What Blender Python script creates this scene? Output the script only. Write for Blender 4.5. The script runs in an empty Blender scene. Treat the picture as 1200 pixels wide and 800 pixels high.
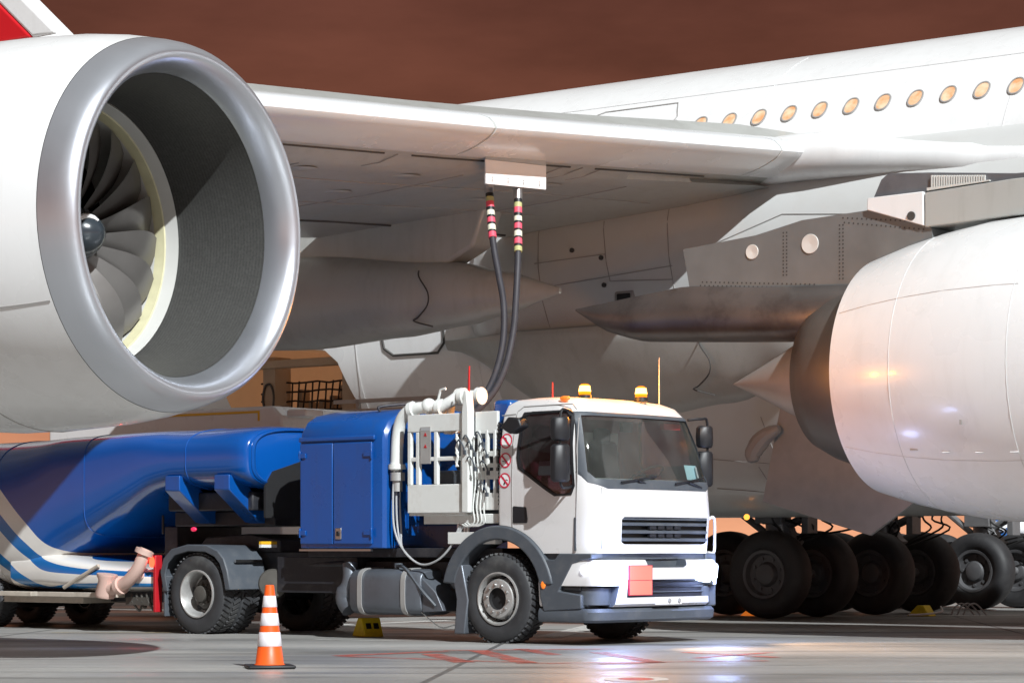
import bpy, bmesh, math, random
from mathutils import Vector, Matrix
random.seed(7)
R = math.radians
sc = bpy.context.scene
col = sc.collection

# ------------------------------------------------------------------ materials
def mat(name, color, rough=.5, metal=0., var=.06, scale=3., bump=0., bscale=40., coat=0., spec=.5, emit=None, estr=0.,
        stain=None, stain_scale=1.5, stain_amt=.5, streak=0.):
    m = bpy.data.materials.new(name); m.use_nodes = True
    nt = m.node_tree; N = nt.nodes; L = nt.links
    b = N['Principled BSDF']
    b.inputs['Roughness'].default_value = rough
    b.inputs['Metallic'].default_value = metal
    b.inputs['Coat Weight'].default_value = coat
    b.inputs['Coat Roughness'].default_value = .08
    b.inputs['Specular IOR Level'].default_value = spec
    c = (*color, 1)
    b.inputs['Base Color'].default_value = c
    if var or bump or stain:
        tc = N.new('ShaderNodeTexCoord')
    if var:
        nz = N.new('ShaderNodeTexNoise'); nz.inputs['Scale'].default_value = scale; nz.inputs['Detail'].default_value = 6
        L.new(tc.outputs['Object'], nz.inputs['Vector'])
        mx = N.new('ShaderNodeMix'); mx.data_type = 'RGBA'
        mx.inputs[6].default_value = tuple(max(0, v*(1-2*var)) for v in color)+(1,)
        mx.inputs[7].default_value = tuple(min(1, v*(1+1*var)) for v in color)+(1,)
        L.new(nz.outputs['Fac'], mx.inputs[0])
        out = mx.outputs[2]
        if stain:
            n2 = N.new('ShaderNodeTexNoise'); n2.inputs['Scale'].default_value = stain_scale; n2.inputs['Detail'].default_value = 8
            n2.inputs['Roughness'].default_value = .65
            L.new(tc.outputs['Object'], n2.inputs['Vector'])
            mr = N.new('ShaderNodeMapRange'); mr.inputs[1].default_value = .5; mr.inputs[2].default_value = .75
            mr.inputs[3].default_value = 0; mr.inputs[4].default_value = stain_amt
            L.new(n2.outputs['Fac'], mr.inputs[0])
            m2 = N.new('ShaderNodeMix'); m2.data_type = 'RGBA'
            L.new(mr.outputs[0], m2.inputs[0]); L.new(out, m2.inputs[6]); m2.inputs[7].default_value = (*stain, 1)
            out = m2.outputs[2]
        if streak:
            ms = N.new('ShaderNodeMapping'); ms.inputs['Scale'].default_value = (2.2, 2.2, .22); L.new(tc.outputs['Object'], ms.inputs[0])
            n3 = N.new('ShaderNodeTexNoise'); n3.inputs['Scale'].default_value = 2.2; n3.inputs['Detail'].default_value = 7; n3.inputs['Roughness'].default_value = .65
            L.new(ms.outputs[0], n3.inputs['Vector']); r3 = N.new('ShaderNodeMapRange'); r3.inputs[1].default_value = .5; r3.inputs[2].default_value = .8
            r3.inputs[3].default_value = 0; r3.inputs[4].default_value = streak; L.new(n3.outputs['Fac'], r3.inputs[0])
            m3 = N.new('ShaderNodeMix'); m3.data_type = 'RGBA'; L.new(r3.outputs[0], m3.inputs[0]); L.new(out, m3.inputs[6])
            m3.inputs[7].default_value = (color[0]*.55+.02, color[1]*.53+.02, color[2]*.5+.02, 1); out = m3.outputs[2]
        L.new(out, b.inputs['Base Color'])
        rr = N.new('ShaderNodeMapRange'); rr.inputs[3].default_value = max(.02, rough-.08); rr.inputs[4].default_value = min(1, rough+.1)
        L.new(nz.outputs['Fac'], rr.inputs[0]); L.new(rr.outputs[0], b.inputs['Roughness'])
    if bump:
        nb = N.new('ShaderNodeTexNoise'); nb.inputs['Scale'].default_value = bscale; nb.inputs['Detail'].default_value = 4
        L.new(tc.outputs['Object'], nb.inputs['Vector'])
        bp = N.new('ShaderNodeBump'); bp.inputs['Strength'].default_value = bump; bp.inputs['Distance'].default_value = .02
        L.new(nb.outputs['Fac'], bp.inputs['Height']); L.new(bp.outputs['Normal'], b.inputs['Normal'])
    if emit:
        b.inputs['Emission Color'].default_value = (*emit, 1); b.inputs['Emission Strength'].default_value = estr
    return m

M = {}
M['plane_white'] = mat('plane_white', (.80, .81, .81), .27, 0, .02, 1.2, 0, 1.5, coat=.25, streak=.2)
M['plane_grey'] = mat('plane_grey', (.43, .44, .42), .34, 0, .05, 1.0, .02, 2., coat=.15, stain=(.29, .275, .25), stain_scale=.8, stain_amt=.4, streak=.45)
M['fairing_white'] = mat('fairing_white', (.60, .61, .60), .32, 0, .04, 1.2, .02, 2., coat=.15, stain=(.5, .47, .43), stain_scale=.9, stain_amt=.35)
M['slat'] = mat('slat_metal_paint', (.74, .76, .77), .25, .1, .03, 1., .01, 3., coat=.2)
M['lip'] = mat('polished_aluminium', (.66, .69, .75), .33, .85, .03, 2., .01, 6.)
M['duct_band'] = mat('case_band', (.62, .62, .59), .4, 0, .05, 3.)
M['duct_yellow'] = mat('abradable_band', (.62, .59, .38), .55, 0, .12, 6.)
M['blade'] = mat('titanium_blade', (.22, .21, .20), .42, .5, .1, 3., .02, 10.)
M['spinner'] = mat('spinner_dark', (.035, .045, .055), .22, 0, .05, 4., coat=.5)
M['white'] = mat('white_mark', (.8, .8, .8), .4, 0, .03)
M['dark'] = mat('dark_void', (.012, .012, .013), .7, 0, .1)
M['seam'] = mat('seam_sealant', (.06, .058, .055), .6, 0, .1)
M['softseam'] = mat('panel_joint', (.33, .32, .31), .5, 0, .1)
M['skinjoint'] = mat('skin_joint', (.64, .64, .64), .5, 0, .05)
M['pyl_metal'] = mat('pylon_metal', (.20, .205, .22), .42, .45, .12, 3., .03, 8., stain=(.10, .10, .11), stain_scale=2., stain_amt=.5)
M['pyl_heat'] = mat('heat_stained_metal', (.23, .21, .20), .36, .75, .2, 1.6, .05, 3., stain=(.06, .05, .05), stain_scale=1.4, stain_amt=.8)
M['bronze'] = mat('nozzle_bronze', (.20, .185, .17), .42, .7, .12, 2., .02, 10., stain=(.12, .13, .13), stain_scale=1.3, stain_amt=.6)
M['cone_metal'] = mat('exhaust_plug_metal', (.50, .48, .46), .42, .55, .1, 3.)
M['fin_red'] = mat('fin_red', (.62, .012, .02), .3, 0, .05, coat=.3)
M['fin_blue'] = mat('fin_blue', (.01, .10, .32), .3, 0, .05, coat=.3)
M['tyre'] = mat('tyre_rubber', (.022, .022, .024), .62, 0, .2, 6., .08, 60., stain=(.05, .05, .05), stain_scale=5., stain_amt=.5)
M['tyre_truck'] = mat('truck_tyre_rubber', (.04, .042, .046), .6, 0, .2, 6., .06, 60., stain=(.12, .12, .115), stain_scale=3., stain_amt=.6)
M['gear'] = mat('gear_steel', (.20, .20, .205), .45, .3, .15, 6., stain=(.08, .07, .06), stain_scale=4., stain_amt=.7)
M['gear_rim'] = mat('aircraft_rim', (.11, .11, .115), .45, .3, .15, 6.)
M['gearpipe'] = mat('gear_hose_black', (.02, .02, .02), .5)
M['cab_white'] = mat('cab_white', (.70, .70, .70), .28, 0, .02, 3., coat=.4, stain=(.60, .59, .56), stain_scale=2., stain_amt=.2, streak=.12)
M['off_white'] = mat('off_white_steel', (.72, .74, .72), .38, 0, .05, 4., stain=(.45, .42, .36), stain_scale=4., stain_amt=.5)
M['blue'] = mat('blue_paint', (.002, .072, .31), .28, 0, .08, 2., .015, 4., coat=.35, streak=.5, stain=(.01, .06, .26), stain_scale=3., stain_amt=.5)
M['trim'] = mat('grey_plastic', (.075, .088, .105), .5, 0, .1, 5., .05, 60., stain=(.14, .14, .14), stain_scale=5., stain_amt=.4)
M['black'] = mat('black_plastic', (.014, .015, .018), .45, 0, .1, 5.)
M['frame'] = mat('chassis_steel', (.025, .027, .034), .5, .1, .2, 5., .05, 30., stain=(.09, .08, .075), stain_scale=5., stain_amt=.5)
M['tankgrey'] = mat('tank_alu', (.16, .18, .21), .4, .5, .15, 4., stain=(.07, .07, .075), stain_scale=3., stain_amt=.6)
M['rim'] = mat('rim_silver', (.50, .50, .49), .4, .5, .1, 6., stain=(.2, .18, .15), stain_scale=7., stain_amt=.5)
M['rimdark'] = mat('rim_hub_dark', (.10, .095, .085), .55, .3, .2, 6.)
M['chrome'] = mat('bare_steel', (.6, .6, .6), .3, 1., .05)
M['orange'] = mat('cone_orange', (.85, .11, .012), .42, 0, .05, 8., stain=(.5, .08, .02), stain_scale=10., stain_amt=.35)
M['cone_band'] = mat('reflective_band', (.78, .76, .80), .4, 0, .04, 20., stain=(.55, .53, .52), stain_scale=12., stain_amt=.35)
M['plate_orange'] = mat('hazard_plate', (.72, .22, .15), .5, 0, .04)
M['red'] = mat('red_paint', (.45, .012, .02), .4, 0, .05)
M['signred'] = mat('sign_red', (.60, .02, .06), .45, 0, .02)
M['yellow'] = mat('chock_yellow', (.88, .70, .02), .5, 0, .08, 8., stain=(.35, .26, .03), stain_scale=9., stain_amt=.5)
M['pipe_red_tint'] = mat('pipe_lamp_tint', (.60, .42, .36), .45, 0, .08, 5.)  # white pipe; the tail lamp's red tint is put into the colour
M['hose'] = mat('hose_rubber', (.035, .036, .045), .5, 0, .15, 8., .05, 120.)
M['pink'] = mat('hose_band_pink', (.80, .10, .16), .5, 0, .03)
M['cream'] = mat('hose_band_cream', (.75, .75, .60), .5, 0, .03)
M['olive'] = mat('hose_band_olive', (.42, .44, .20), .5, 0, .03)
M['seat'] = mat('seat_fabric', (.10, .07, .075), .8, 0, .1, 10.)
M['int_red'] = mat('cab_lining', (.34, .16, .16), .7, 0, .08)
M['dash'] = mat('dash_grey', (.27, .29, .28), .6, 0, .1)
M['card'] = mat('pale_blue_card', (.45, .68, .75), .6, 0, .04)
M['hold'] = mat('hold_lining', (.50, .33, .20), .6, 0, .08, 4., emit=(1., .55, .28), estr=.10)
M['net'] = mat('net_cord', (.03, .02, .015), .8)
M['pipe_tan'] = mat('weathered_cream', (.50, .45, .38), .5, 0, .1, 5., stain=(.2, .17, .13), stain_scale=4., stain_amt=.5)
M['stripe_y'] = mat('stripe_yellow', (.80, .45, .02), .45, 0, .04)
M['pale_steel'] = mat('galvanised', (.46, .46, .45), .45, .4, .1, 6.)
M['cable'] = mat('cable_grey', (.40, .41, .42), .45, 0, .08)
def emitter(name, c, s):
    m = bpy.data.materials.new(name); m.use_nodes = True; N = m.node_tree.nodes; N.remove(N['Principled BSDF'])
    e = N.new('ShaderNodeEmission'); e.inputs[0].default_value = (*c, 1); e.inputs[1].default_value = s
    m.node_tree.links.new(e.outputs[0], N['Material Output'].inputs[0]); return m
M['headlamp'] = emitter('headlamp_lit', (.82, .87, 1.), 9)
M['lampglass'] = mat('headlamp_glow', (.8, .8, .8), .2, 0, 0, emit=(.62, .76, 1), estr=5)
M['beacon'] = emitter('beacon_lit', (1., .22, .008), 2.2)
M['beacon_core'] = emitter('beacon_bulb', (1., .55, .12), 6)
M['taillamp'] = emitter('tail_lamp_lit', (1., .05, .02), 5)
M['marker'] = emitter('marker_lit', (1., .35, .05), 2.0)
M['amber'] = mat('amber_lens', (.8, .18, .02), .25, 0, .03, emit=(1., .25, .03), estr=.4)
def window_mat():
    m = mat('cabin_window_lit', (.25, .14, .08), .2, 0, 0)
    nt = m.node_tree; N = nt.nodes; L = nt.links; b = N['Principled BSDF']
    tc = N.new('ShaderNodeTexCoord'); nz = N.new('ShaderNodeTexNoise'); nz.inputs['Scale'].default_value = 7
    oi = N.new('ShaderNodeObjectInfo'); ad = N.new('ShaderNodeVectorMath'); ad.operation = 'MULTIPLY_ADD'; ad.inputs[1].default_value = (9, 9, 9); L.new(oi.outputs['Random'], ad.inputs[0]); L.new(tc.outputs['Object'], ad.inputs[2]); L.new(ad.outputs[0], nz.inputs['Vector'])
    cr = N.new('ShaderNodeValToRGB'); cr.color_ramp.elements[0].position = .35; cr.color_ramp.elements[0].color = (.80, .36, .14, 1)
    cr.color_ramp.elements[1].position = .65; cr.color_ramp.elements[1].color = (1, .78, .55, 1)
    L.new(nz.outputs['Fac'], cr.inputs[0]); L.new(cr.outputs[0], b.inputs['Emission Color']); b.inputs['Emission Strength'].default_value = .72
    return m
M['cabinwin'] = window_mat()
def glass_mat(name, tint, refl, painted_sheen=.032):
    m = bpy.data.materials.new(name); m.use_nodes = True; nt = m.node_tree; N = nt.nodes; L = nt.links
    N.remove(N['Principled BSDF'])
    t = N.new('ShaderNodeBsdfTransparent'); t.inputs[0].default_value = (*tint, 1)
    g = N.new('ShaderNodeBsdfGlossy'); g.inputs['Roughness'].default_value = .03
    fr = N.new('ShaderNodeFresnel'); fr.inputs[0].default_value = refl
    mx = N.new('ShaderNodeMixShader'); ge = N.new('ShaderNodeNewGeometry'); iv = N.new('ShaderNodeMath'); iv.operation = 'SUBTRACT'; iv.inputs[0].default_value = 1; L.new(ge.outputs['Backfacing'], iv.inputs[1]); mu = N.new('ShaderNodeMath'); mu.operation = 'MULTIPLY'; L.new(fr.outputs[0], mu.inputs[0]); L.new(iv.outputs[0], mu.inputs[1])
    L.new(mu.outputs[0], mx.inputs[0]); L.new(t.outputs[0], mx.inputs[1]); L.new(g.outputs[0], mx.inputs[2])
    df = N.new('ShaderNodeBsdfDiffuse'); df.inputs[0].default_value = (.62, .68, .65, 1)  # pale diffuse film paints a grey-green reflection into the glass
    tc = N.new('ShaderNodeTexCoord'); nz = N.new('ShaderNodeTexNoise'); nz.inputs['Scale'].default_value = 2.5; nz.inputs['Detail'].default_value = 6
    L.new(tc.outputs['Object'], nz.inputs['Vector']); mr = N.new('ShaderNodeMapRange'); mr.inputs[1].default_value = .35; mr.inputs[2].default_value = .7
    mr.inputs[3].default_value = painted_sheen*.5; mr.inputs[4].default_value = painted_sheen*1.3; L.new(nz.outputs['Fac'], mr.inputs[0])
    m2 = N.new('ShaderNodeMixShader'); L.new(mr.outputs[0], m2.inputs[0]); L.new(mx.outputs[0], m2.inputs[1]); L.new(df.outputs[0], m2.inputs[2])
    L.new(m2.outputs[0], N['Material Output'].inputs[0]); return m
M['glass'] = glass_mat('windscreen_glass', (.84, .87, .86), 1.6)
M['glass_door'] = glass_mat('door_glass', (.62, .44, .50), 1.5, .03)

def duct_mat():      # acoustic liner: dark grey with fine rows of holes
    m = mat('acoustic_liner', (.13, .13, .125), .5, .1, 0)
    nt = m.node_tree; N = nt.nodes; L = nt.links; b = N['Principled BSDF']
    tc = N.new('ShaderNodeTexCoord'); wv = N.new('ShaderNodeTexWave'); wv.wave_type = 'BANDS'; wv.bands_direction = 'X'
    wv.inputs['Scale'].default_value = 9; wv.inputs['Distortion'].default_value = .4
    nz = N.new('ShaderNodeTexNoise'); nz.inputs['Scale'].default_value = 9
    vo = N.new('ShaderNodeTexVoronoi'); vo.inputs['Scale'].default_value = 45
    for n in (wv, nz, vo): L.new(tc.outputs['Object'], n.inputs['Vector'])
    mx = N.new('ShaderNodeMix'); mx.data_type = 'RGBA'
    mx.inputs[6].default_value = (.045, .045, .043, 1); mx.inputs[7].default_value = (.088, .088, .084, 1)
    ml = N.new('ShaderNodeMath'); ml.operation = 'MULTIPLY'; L.new(wv.outputs['Fac'], ml.inputs[0]); L.new(nz.outputs['Fac'], ml.inputs[1])
    ad = N.new('ShaderNodeMath'); ad.operation = 'ADD'; L.new(ml.outputs[0], ad.inputs[0]); L.new(vo.outputs['Distance'], ad.inputs[1])
    hf_ = N.new('ShaderNodeMath'); hf_.operation = 'MULTIPLY'; hf_.inputs[1].default_value = .7; L.new(ad.outputs[0], hf_.inputs[0]); L.new(hf_.outputs[0], mx.inputs[0]); L.new(mx.outputs[2], b.inputs['Base Color'])
    return m
M['liner'] = duct_mat()

def tank_mat():      # blue tank with white and pale blue sweeping stripes along the belly
    m = mat('striped_tank_paint', (.002, .085, .37), .2, 0, 0, coat=.5)
    nt = m.node_tree; N = nt.nodes; L = nt.links; b = N['Principled BSDF']
    tc = N.new('ShaderNodeTexCoord'); sp = N.new('ShaderNodeSeparateXYZ'); L.new(tc.outputs['Object'], sp.inputs[0])
    def curve(pts):
        mr = N.new('ShaderNodeMapRange'); mr.inputs[1].default_value = -14; mr.inputs[2].default_value = -4
        L.new(sp.outputs[0], mr.inputs[0])
        fc = N.new('ShaderNodeFloatCurve'); c = fc.mapping.curves[0]
        P = [((g+14)/10, v/4) for g, v in pts]
        c.points[0].location = P[0]; c.points[1].location = P[-1]
        for p in P[1:-1]: c.points.new(*p)
        fc.mapping.update(); L.new(mr.outputs[0], fc.inputs[1])
        mu = N.new('ShaderNodeMath'); mu.operation = 'MULTIPLY'; mu.inputs[1].default_value = 4; L.new(fc.outputs[0], mu.inputs[0]); return mu.outputs[0]
    zb = curve([(-14, 3.9), (-10.5, 3.1), (-9.13, 1.97), (-8.55, 1.48), (-8.0, 1.12), (-7.5, .98), (-7.0, .93), (-4, .87)])
    wd = curve([(-14, 1.3), (-9.13, 1.0), (-8.3, .72), (-7.6, .40), (-7.0, .31), (-4, .28)])
    sub = N.new('ShaderNodeMath'); sub.operation = 'SUBTRACT'; L.new(zb, sub.inputs[0]); L.new(sp.outputs[2], sub.inputs[1])
    dv = N.new('ShaderNodeMath'); dv.operation = 'DIVIDE'; L.new(sub.outputs[0], dv.inputs[0]); L.new(wd, dv.inputs[1])
    mr = N.new('ShaderNodeMapRange'); mr.inputs[1].default_value = -.2; mr.inputs[2].default_value = 1.8; L.new(dv.outputs[0], mr.inputs[0])
    cr = N.new('ShaderNodeValToRGB'); cr.color_ramp.interpolation = 'CONSTANT'
    blue = (.002, .075, .33, 1); wh = (.74, .72, .68, 1); lb = (.01, .17, .45, 1)
    st = [(0, blue), (.0, wh), (.34, (.008, .14, .42, 1)), (.58, wh), (.92, lb), (1.12, wh)]
    el = cr.color_ramp.elements
    pos = [(t+.2)/2 for t, c in st]
    el[0].position = 0; el[0].color = blue; el[1].position = pos[1]; el[1].color = wh
    for p, (t, c) in list(zip(pos, st))[2:]:
        e = el.new(p); e.color = c
    L.new(mr.outputs[0], cr.inputs[0])
    nz = N.new('ShaderNodeTexNoise'); nz.inputs['Scale'].default_value = 1.2; nz.inputs['Detail'].default_value = 5; L.new(tc.outputs['Object'], nz.inputs['Vector'])
    mx = N.new('ShaderNodeMix'); mx.data_type = 'RGBA'; mx.blend_type = 'MULTIPLY'; mx.inputs[0].default_value = .35
    L.new(cr.outputs[0], mx.inputs[6]); L.new(nz.outputs['Color'], mx.inputs[7]); 
    bw = N.new('ShaderNodeMapRange'); bw.inputs[3].default_value = .6; bw.inputs[4].default_value = 1.3; L.new(nz.outputs['Fac'], bw.inputs[0])
    L.new(bw.outputs[0], mx.inputs[7]); L.new(mx.outputs[2], b.inputs['Base Color'])
    bp = N.new('ShaderNodeBump'); bp.inputs['Strength'].default_value = .06; bp.inputs['Distance'].default_value = .05
    L.new(nz.outputs['Fac'], bp.inputs['Height']); L.new(bp.outputs['Normal'], b.inputs['Normal'])
    return m
M['tank'] = tank_mat()

def rivet_mat():     # grey pylon plate with rows of dark fasteners
    m = mat('riveted_plate', (.205, .215, .215), .45, .35, .12, 3.)
    return m
M['plate'] = rivet_mat()

def ground_mat():
    m = bpy.data.materials.new('apron_concrete'); m.use_nodes = True
    nt = m.node_tree; N = nt.nodes; L = nt.links; b = N['Principled BSDF']
    tc = N.new('ShaderNodeTexCoord')
    def noise(scale, detail=8, rough=.6, sx=1, sy=1, rot=0):
        mp = N.new('ShaderNodeMapping'); mp.inputs['Scale'].default_value = (sx, sy, 1); mp.inputs['Rotation'].default_value = (0, 0, rot)
        L.new(tc.outputs['Object'], mp.inputs[0])
        n = N.new('ShaderNodeTexNoise'); n.inputs['Scale'].default_value = scale; n.inputs['Detail'].default_value = detail
        n.inputs['Roughness'].default_value = rough; L.new(mp.outputs[0], n.inputs['Vector']); return n.outputs['Fac']
    def ramp(src, p0, p1, c0, c1):
        r = N.new('ShaderNodeValToRGB'); r.color_ramp.elements[0].position = p0; r.color_ramp.elements[1].position = p1
        r.color_ramp.elements[0].color = (*c0, 1); r.color_ramp.elements[1].color = (*c1, 1); L.new(src, r.inputs[0]); return r.outputs[0]
    def mix(f, a, c, mode='MIX'):
        x = N.new('ShaderNodeMix'); x.data_type = 'RGBA'; x.blend_type = mode
        if isinstance(f, (int, float)): x.inputs[0].default_value = f
        else: L.new(f, x.inputs[0])
        L.new(a, x.inputs[6])
        if isinstance(c, tuple): x.inputs[7].default_value = (*c, 1)
        else: L.new(c, x.inputs[7])
        return x.outputs[2]
    big = noise(.22, 6, .6, .5, 1.6, R(8))
    base = ramp(big, .35, .68, (.24, .235, .225), (.38, .375, .355))
    fine = noise(6, 8, .7)
    base = mix(.45, base, ramp(fine, .2, .8, (.62, .62, .62), (1.15, 1.15, 1.15)), 'MULTIPLY')
    # long oil and tyre streaks running across the apron
    st = noise(1.0, 7, .6, .12, .9, R(5))
    base = mix(ramp(st, .55, .66, (0, 0, 0), (.75, .75, .75)), base, (.085, .082, .078))
    st2 = noise(.8, 5, .55, .25, 1.2, R(-6))
    base = mix(ramp(st2, .62, .70, (0, 0, 0), (.6, .6, .6)), base, (.38, .37, .345))
    # slab joints
    br = N.new('ShaderNodeTexBrick'); br.offset = 0; br.inputs['Scale'].default_value = 1; br.inputs['Mortar Size'].default_value = .035
    br.inputs['Brick Width'].default_value = 6.5; br.inputs['Row Height'].default_value = 5.2; br.inputs['Mortar Smooth'].default_value = .2
    mp = N.new('ShaderNodeMapping'); mp.inputs['Rotation'].default_value = (0, 0, R(4)); mp.inputs['Location'].default_value = (2.2, 3.4, 0)
    L.new(tc.outputs['Object'], mp.inputs[0]); L.new(mp.outputs[0], br.inputs['Vector'])
    base = mix(br.outputs['Fac'], base, (.10, .098, .094))
    L.new(base, b.inputs['Base Color'])
    wet = noise(.35, 6, .6, .4, 1.3, R(3))
    L.new(ramp(wet, .42, .62, (.30, .30, .30), (.68, .68, .68)), b.inputs['Roughness'])
    bp = N.new('ShaderNodeBump'); bp.inputs['Strength'].default_value = .22; bp.inputs['Distance'].default_value = .03
    L.new(fine, bp.inputs['Height']); L.new(bp.outputs['Normal'], b.inputs['Normal'])
    return m
M['ground'] = ground_mat()
def worn(name, colr, thr=.5):
    m = bpy.data.materials.new(name); m.use_nodes = True
    nt = m.node_tree; N = nt.nodes; L = nt.links; b = N['Principled BSDF']; b.inputs['Base Color'].default_value = (*colr, 1); b.inputs['Roughness'].default_value = .5
    tc = N.new('ShaderNodeTexCoord'); n = N.new('ShaderNodeTexNoise'); n.inputs['Scale'].default_value = 4; n.inputs['Detail'].default_value = 8; n.inputs['Roughness'].default_value = .7
    L.new(tc.outputs['Object'], n.inputs['Vector'])
    mr = N.new('ShaderNodeMapRange'); mr.inputs[1].default_value = thr-.08; mr.inputs[2].default_value = thr+.08; L.new(n.outputs['Fac'], mr.inputs[0])
    mr.inputs[3].default_value = .95; mr.inputs[4].default_value = .25
    L.new(mr.outputs[0], b.inputs['Alpha']); return m
M['mark_red'] = worn('worn_red_line', (.48, .10, .07), .50)
M['mark_or_lit_white'] = worn('worn_white_and_lit_strip', (.62, .61, .58), .6)
M['mark_yellow'] = worn('worn_yellow_line', (.50, .42, .20), .5)
M['spot_red'] = worn('worn_red_spot', (.55, .08, .06), .6)

# ------------------------------------------------------------------ mesh builder
class MB:
    def __init__(s): s.v = []; s.f = []; s.m = []
    def add(s, vs, fs, mi=0):
        o = len(s.v); s.v += [tuple(v) for v in vs]; s.f += [tuple(i+o for i in f) for f in fs]; s.m += [mi]*len(fs); return s
    def box(s, c, d, rot=None, mi=0):
        h = [x/2 for x in d]; vs = []
        for x in (-1, 1):
            for y in (-1, 1):
                for z in (-1, 1):
                    p = Vector((x*h[0], y*h[1], z*h[2]))
                    if rot is not None: p = rot @ p
                    vs.append(p+Vector(c))
        return s.add(vs, [(0, 1, 3, 2), (4, 6, 7, 5), (0, 4, 5, 1), (2, 3, 7, 6), (0, 2, 6, 4), (1, 5, 7, 3)], mi)
    def b2(s, x0, x1, y0, y1, z0, z1, mi=0):
        return s.box(((x0+x1)/2, (y0+y1)/2, (z0+z1)/2), (abs(x1-x0), abs(y1-y0), abs(z1-z0)), None, mi)
    def rings(s, rings, cap=True, closed=True, loop=False, mi=0):
        n = len(rings[0]); vs = [p for r in rings for p in r]; fs = []
        k = n if closed else n-1
        m = len(rings)
        for i in range(m if loop else m-1):
            for j in range(k):
                a = i*n+j; b_ = i*n+(j+1) % n; c = ((i+1) % m)*n+(j+1) % n; d = ((i+1) % m)*n+j
                fs.append((a, b_, c, d))
        if cap and not loop and closed:
            fs.append(tuple(range(n-1, -1, -1))); fs.append(tuple((m-1)*n+j for j in range(n)))
        return s.add(vs, fs, mi)
    def tube(s, pts, r, n=10, mi=0, cap=True, loop=False):
        pts = [Vector(p) for p in pts]; rs = r if isinstance(r, (list, tuple)) else [r]*len(pts)
        rings = []; up = None
        for i, p in enumerate(pts):
            if loop: t = pts[(i+1) % len(pts)]-pts[i-1]
            else: t = pts[min(i+1, len(pts)-1)]-pts[max(i-1, 0)]
            t.normalize()
            if up is None:
                up = Vector((0, 0, 1)) if abs(t.z) < .9 else Vector((1, 0, 0))
            a = (up - t*up.dot(t)); a.normalize(); up = a; b_ = t.cross(a)
            rings.append([p+(a*math.cos(2*math.pi*k/n)+b_*math.sin(2*math.pi*k/n))*rs[i] for k in range(n)])
        return s.rings(rings, cap=cap, loop=loop, mi=mi)
    def cyl(s, p0, p1, r0, r1=None, n=24, mi=0): return s.tube([p0, p1], [r0, r0 if r1 is None else r1], n, mi)
    def lathe(s, prof, o, ax, n=48, mi=0, loop=False, start=None, cap=False):
        # prof: (t along axis, radius)
        ax = Vector(ax).normalized(); o = Vector(o)
        u = Vector((0, 0, 1)) if abs(ax.z) < .9 else Vector((1, 0, 0)); u = (u-ax*u.dot(ax)).normalized(); w = ax.cross(u)
        rings = [[o+ax*t+(u*math.cos(2*math.pi*k/n)+w*math.sin(2*math.pi*k/n))*max(r, 1e-4) for k in range(n)] for t, r in prof]
        return s.rings(rings, cap=cap, loop=loop, mi=mi)
    def prism(s, poly, fn, h0, h1, mi=0):
        # poly 2D; fn(a,b,h) -> xyz
        n = len(poly); vs = [fn(a, b, h0) for a, b in poly]+[fn(a, b, h1) for a, b in poly]
        fs = [tuple(range(n-1, -1, -1)), tuple(range(n, 2*n))]+[(i, (i+1) % n, n+(i+1) % n, n+i) for i in range(n)]
        return s.add(vs, fs, mi)
    def sphere(s, c, r, mi=0, n=16, sc_=(1, 1, 1)):
        prof = [(-math.cos(math.pi*i/10), math.sin(math.pi*i/10)) for i in range(11)]
        rings = [[(c[0]+sc_[0]*r*q*math.cos(2*math.pi*k/n), c[1]+sc_[1]*r*q*math.sin(2*math.pi*k/n), c[2]+sc_[2]*r*t) for k in range(n)] for t, q in [(t, max(q, 1e-3)) for t, q in prof]]
        return s.rings(rings, mi=mi)
    def mesh(s, name, mats, ang=35, fix=True):
        me = bpy.data.meshes.new(name); me.from_pydata(s.v, [], s.f)
        mats = mats if isinstance(mats, (list, tuple)) else [mats]
        for m in mats: me.materials.append(m)
        me.polygons.foreach_set('material_index', s.m)
        if fix:
            bm = bmesh.new(); bm.from_mesh(me); bmesh.ops.recalc_face_normals(bm, faces=bm.faces); bm.to_mesh(me); bm.free()
        me.polygons.foreach_set('use_smooth', [True]*len(me.polygons))
        if ang < 180: me.set_sharp_from_angle(angle=R(ang))
        me.update(); return me
    def build(s, name, mats, parent=None, bevel=0, ang=35, loc=None, label=None, fix=True):
        o = bpy.data.objects.new(name, s.mesh(name, mats, ang, fix)); col.objects.link(o)
        if parent: o.parent = parent
        if loc: o.location = loc
        if label: o['label'] = label
        if bevel:
            md = o.modifiers.new('bevel', 'BEVEL'); md.width = bevel; md.segments = 2; md.limit_method = 'ANGLE'; md.angle_limit = R(40)
            md.harden_normals = False
        return o

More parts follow.
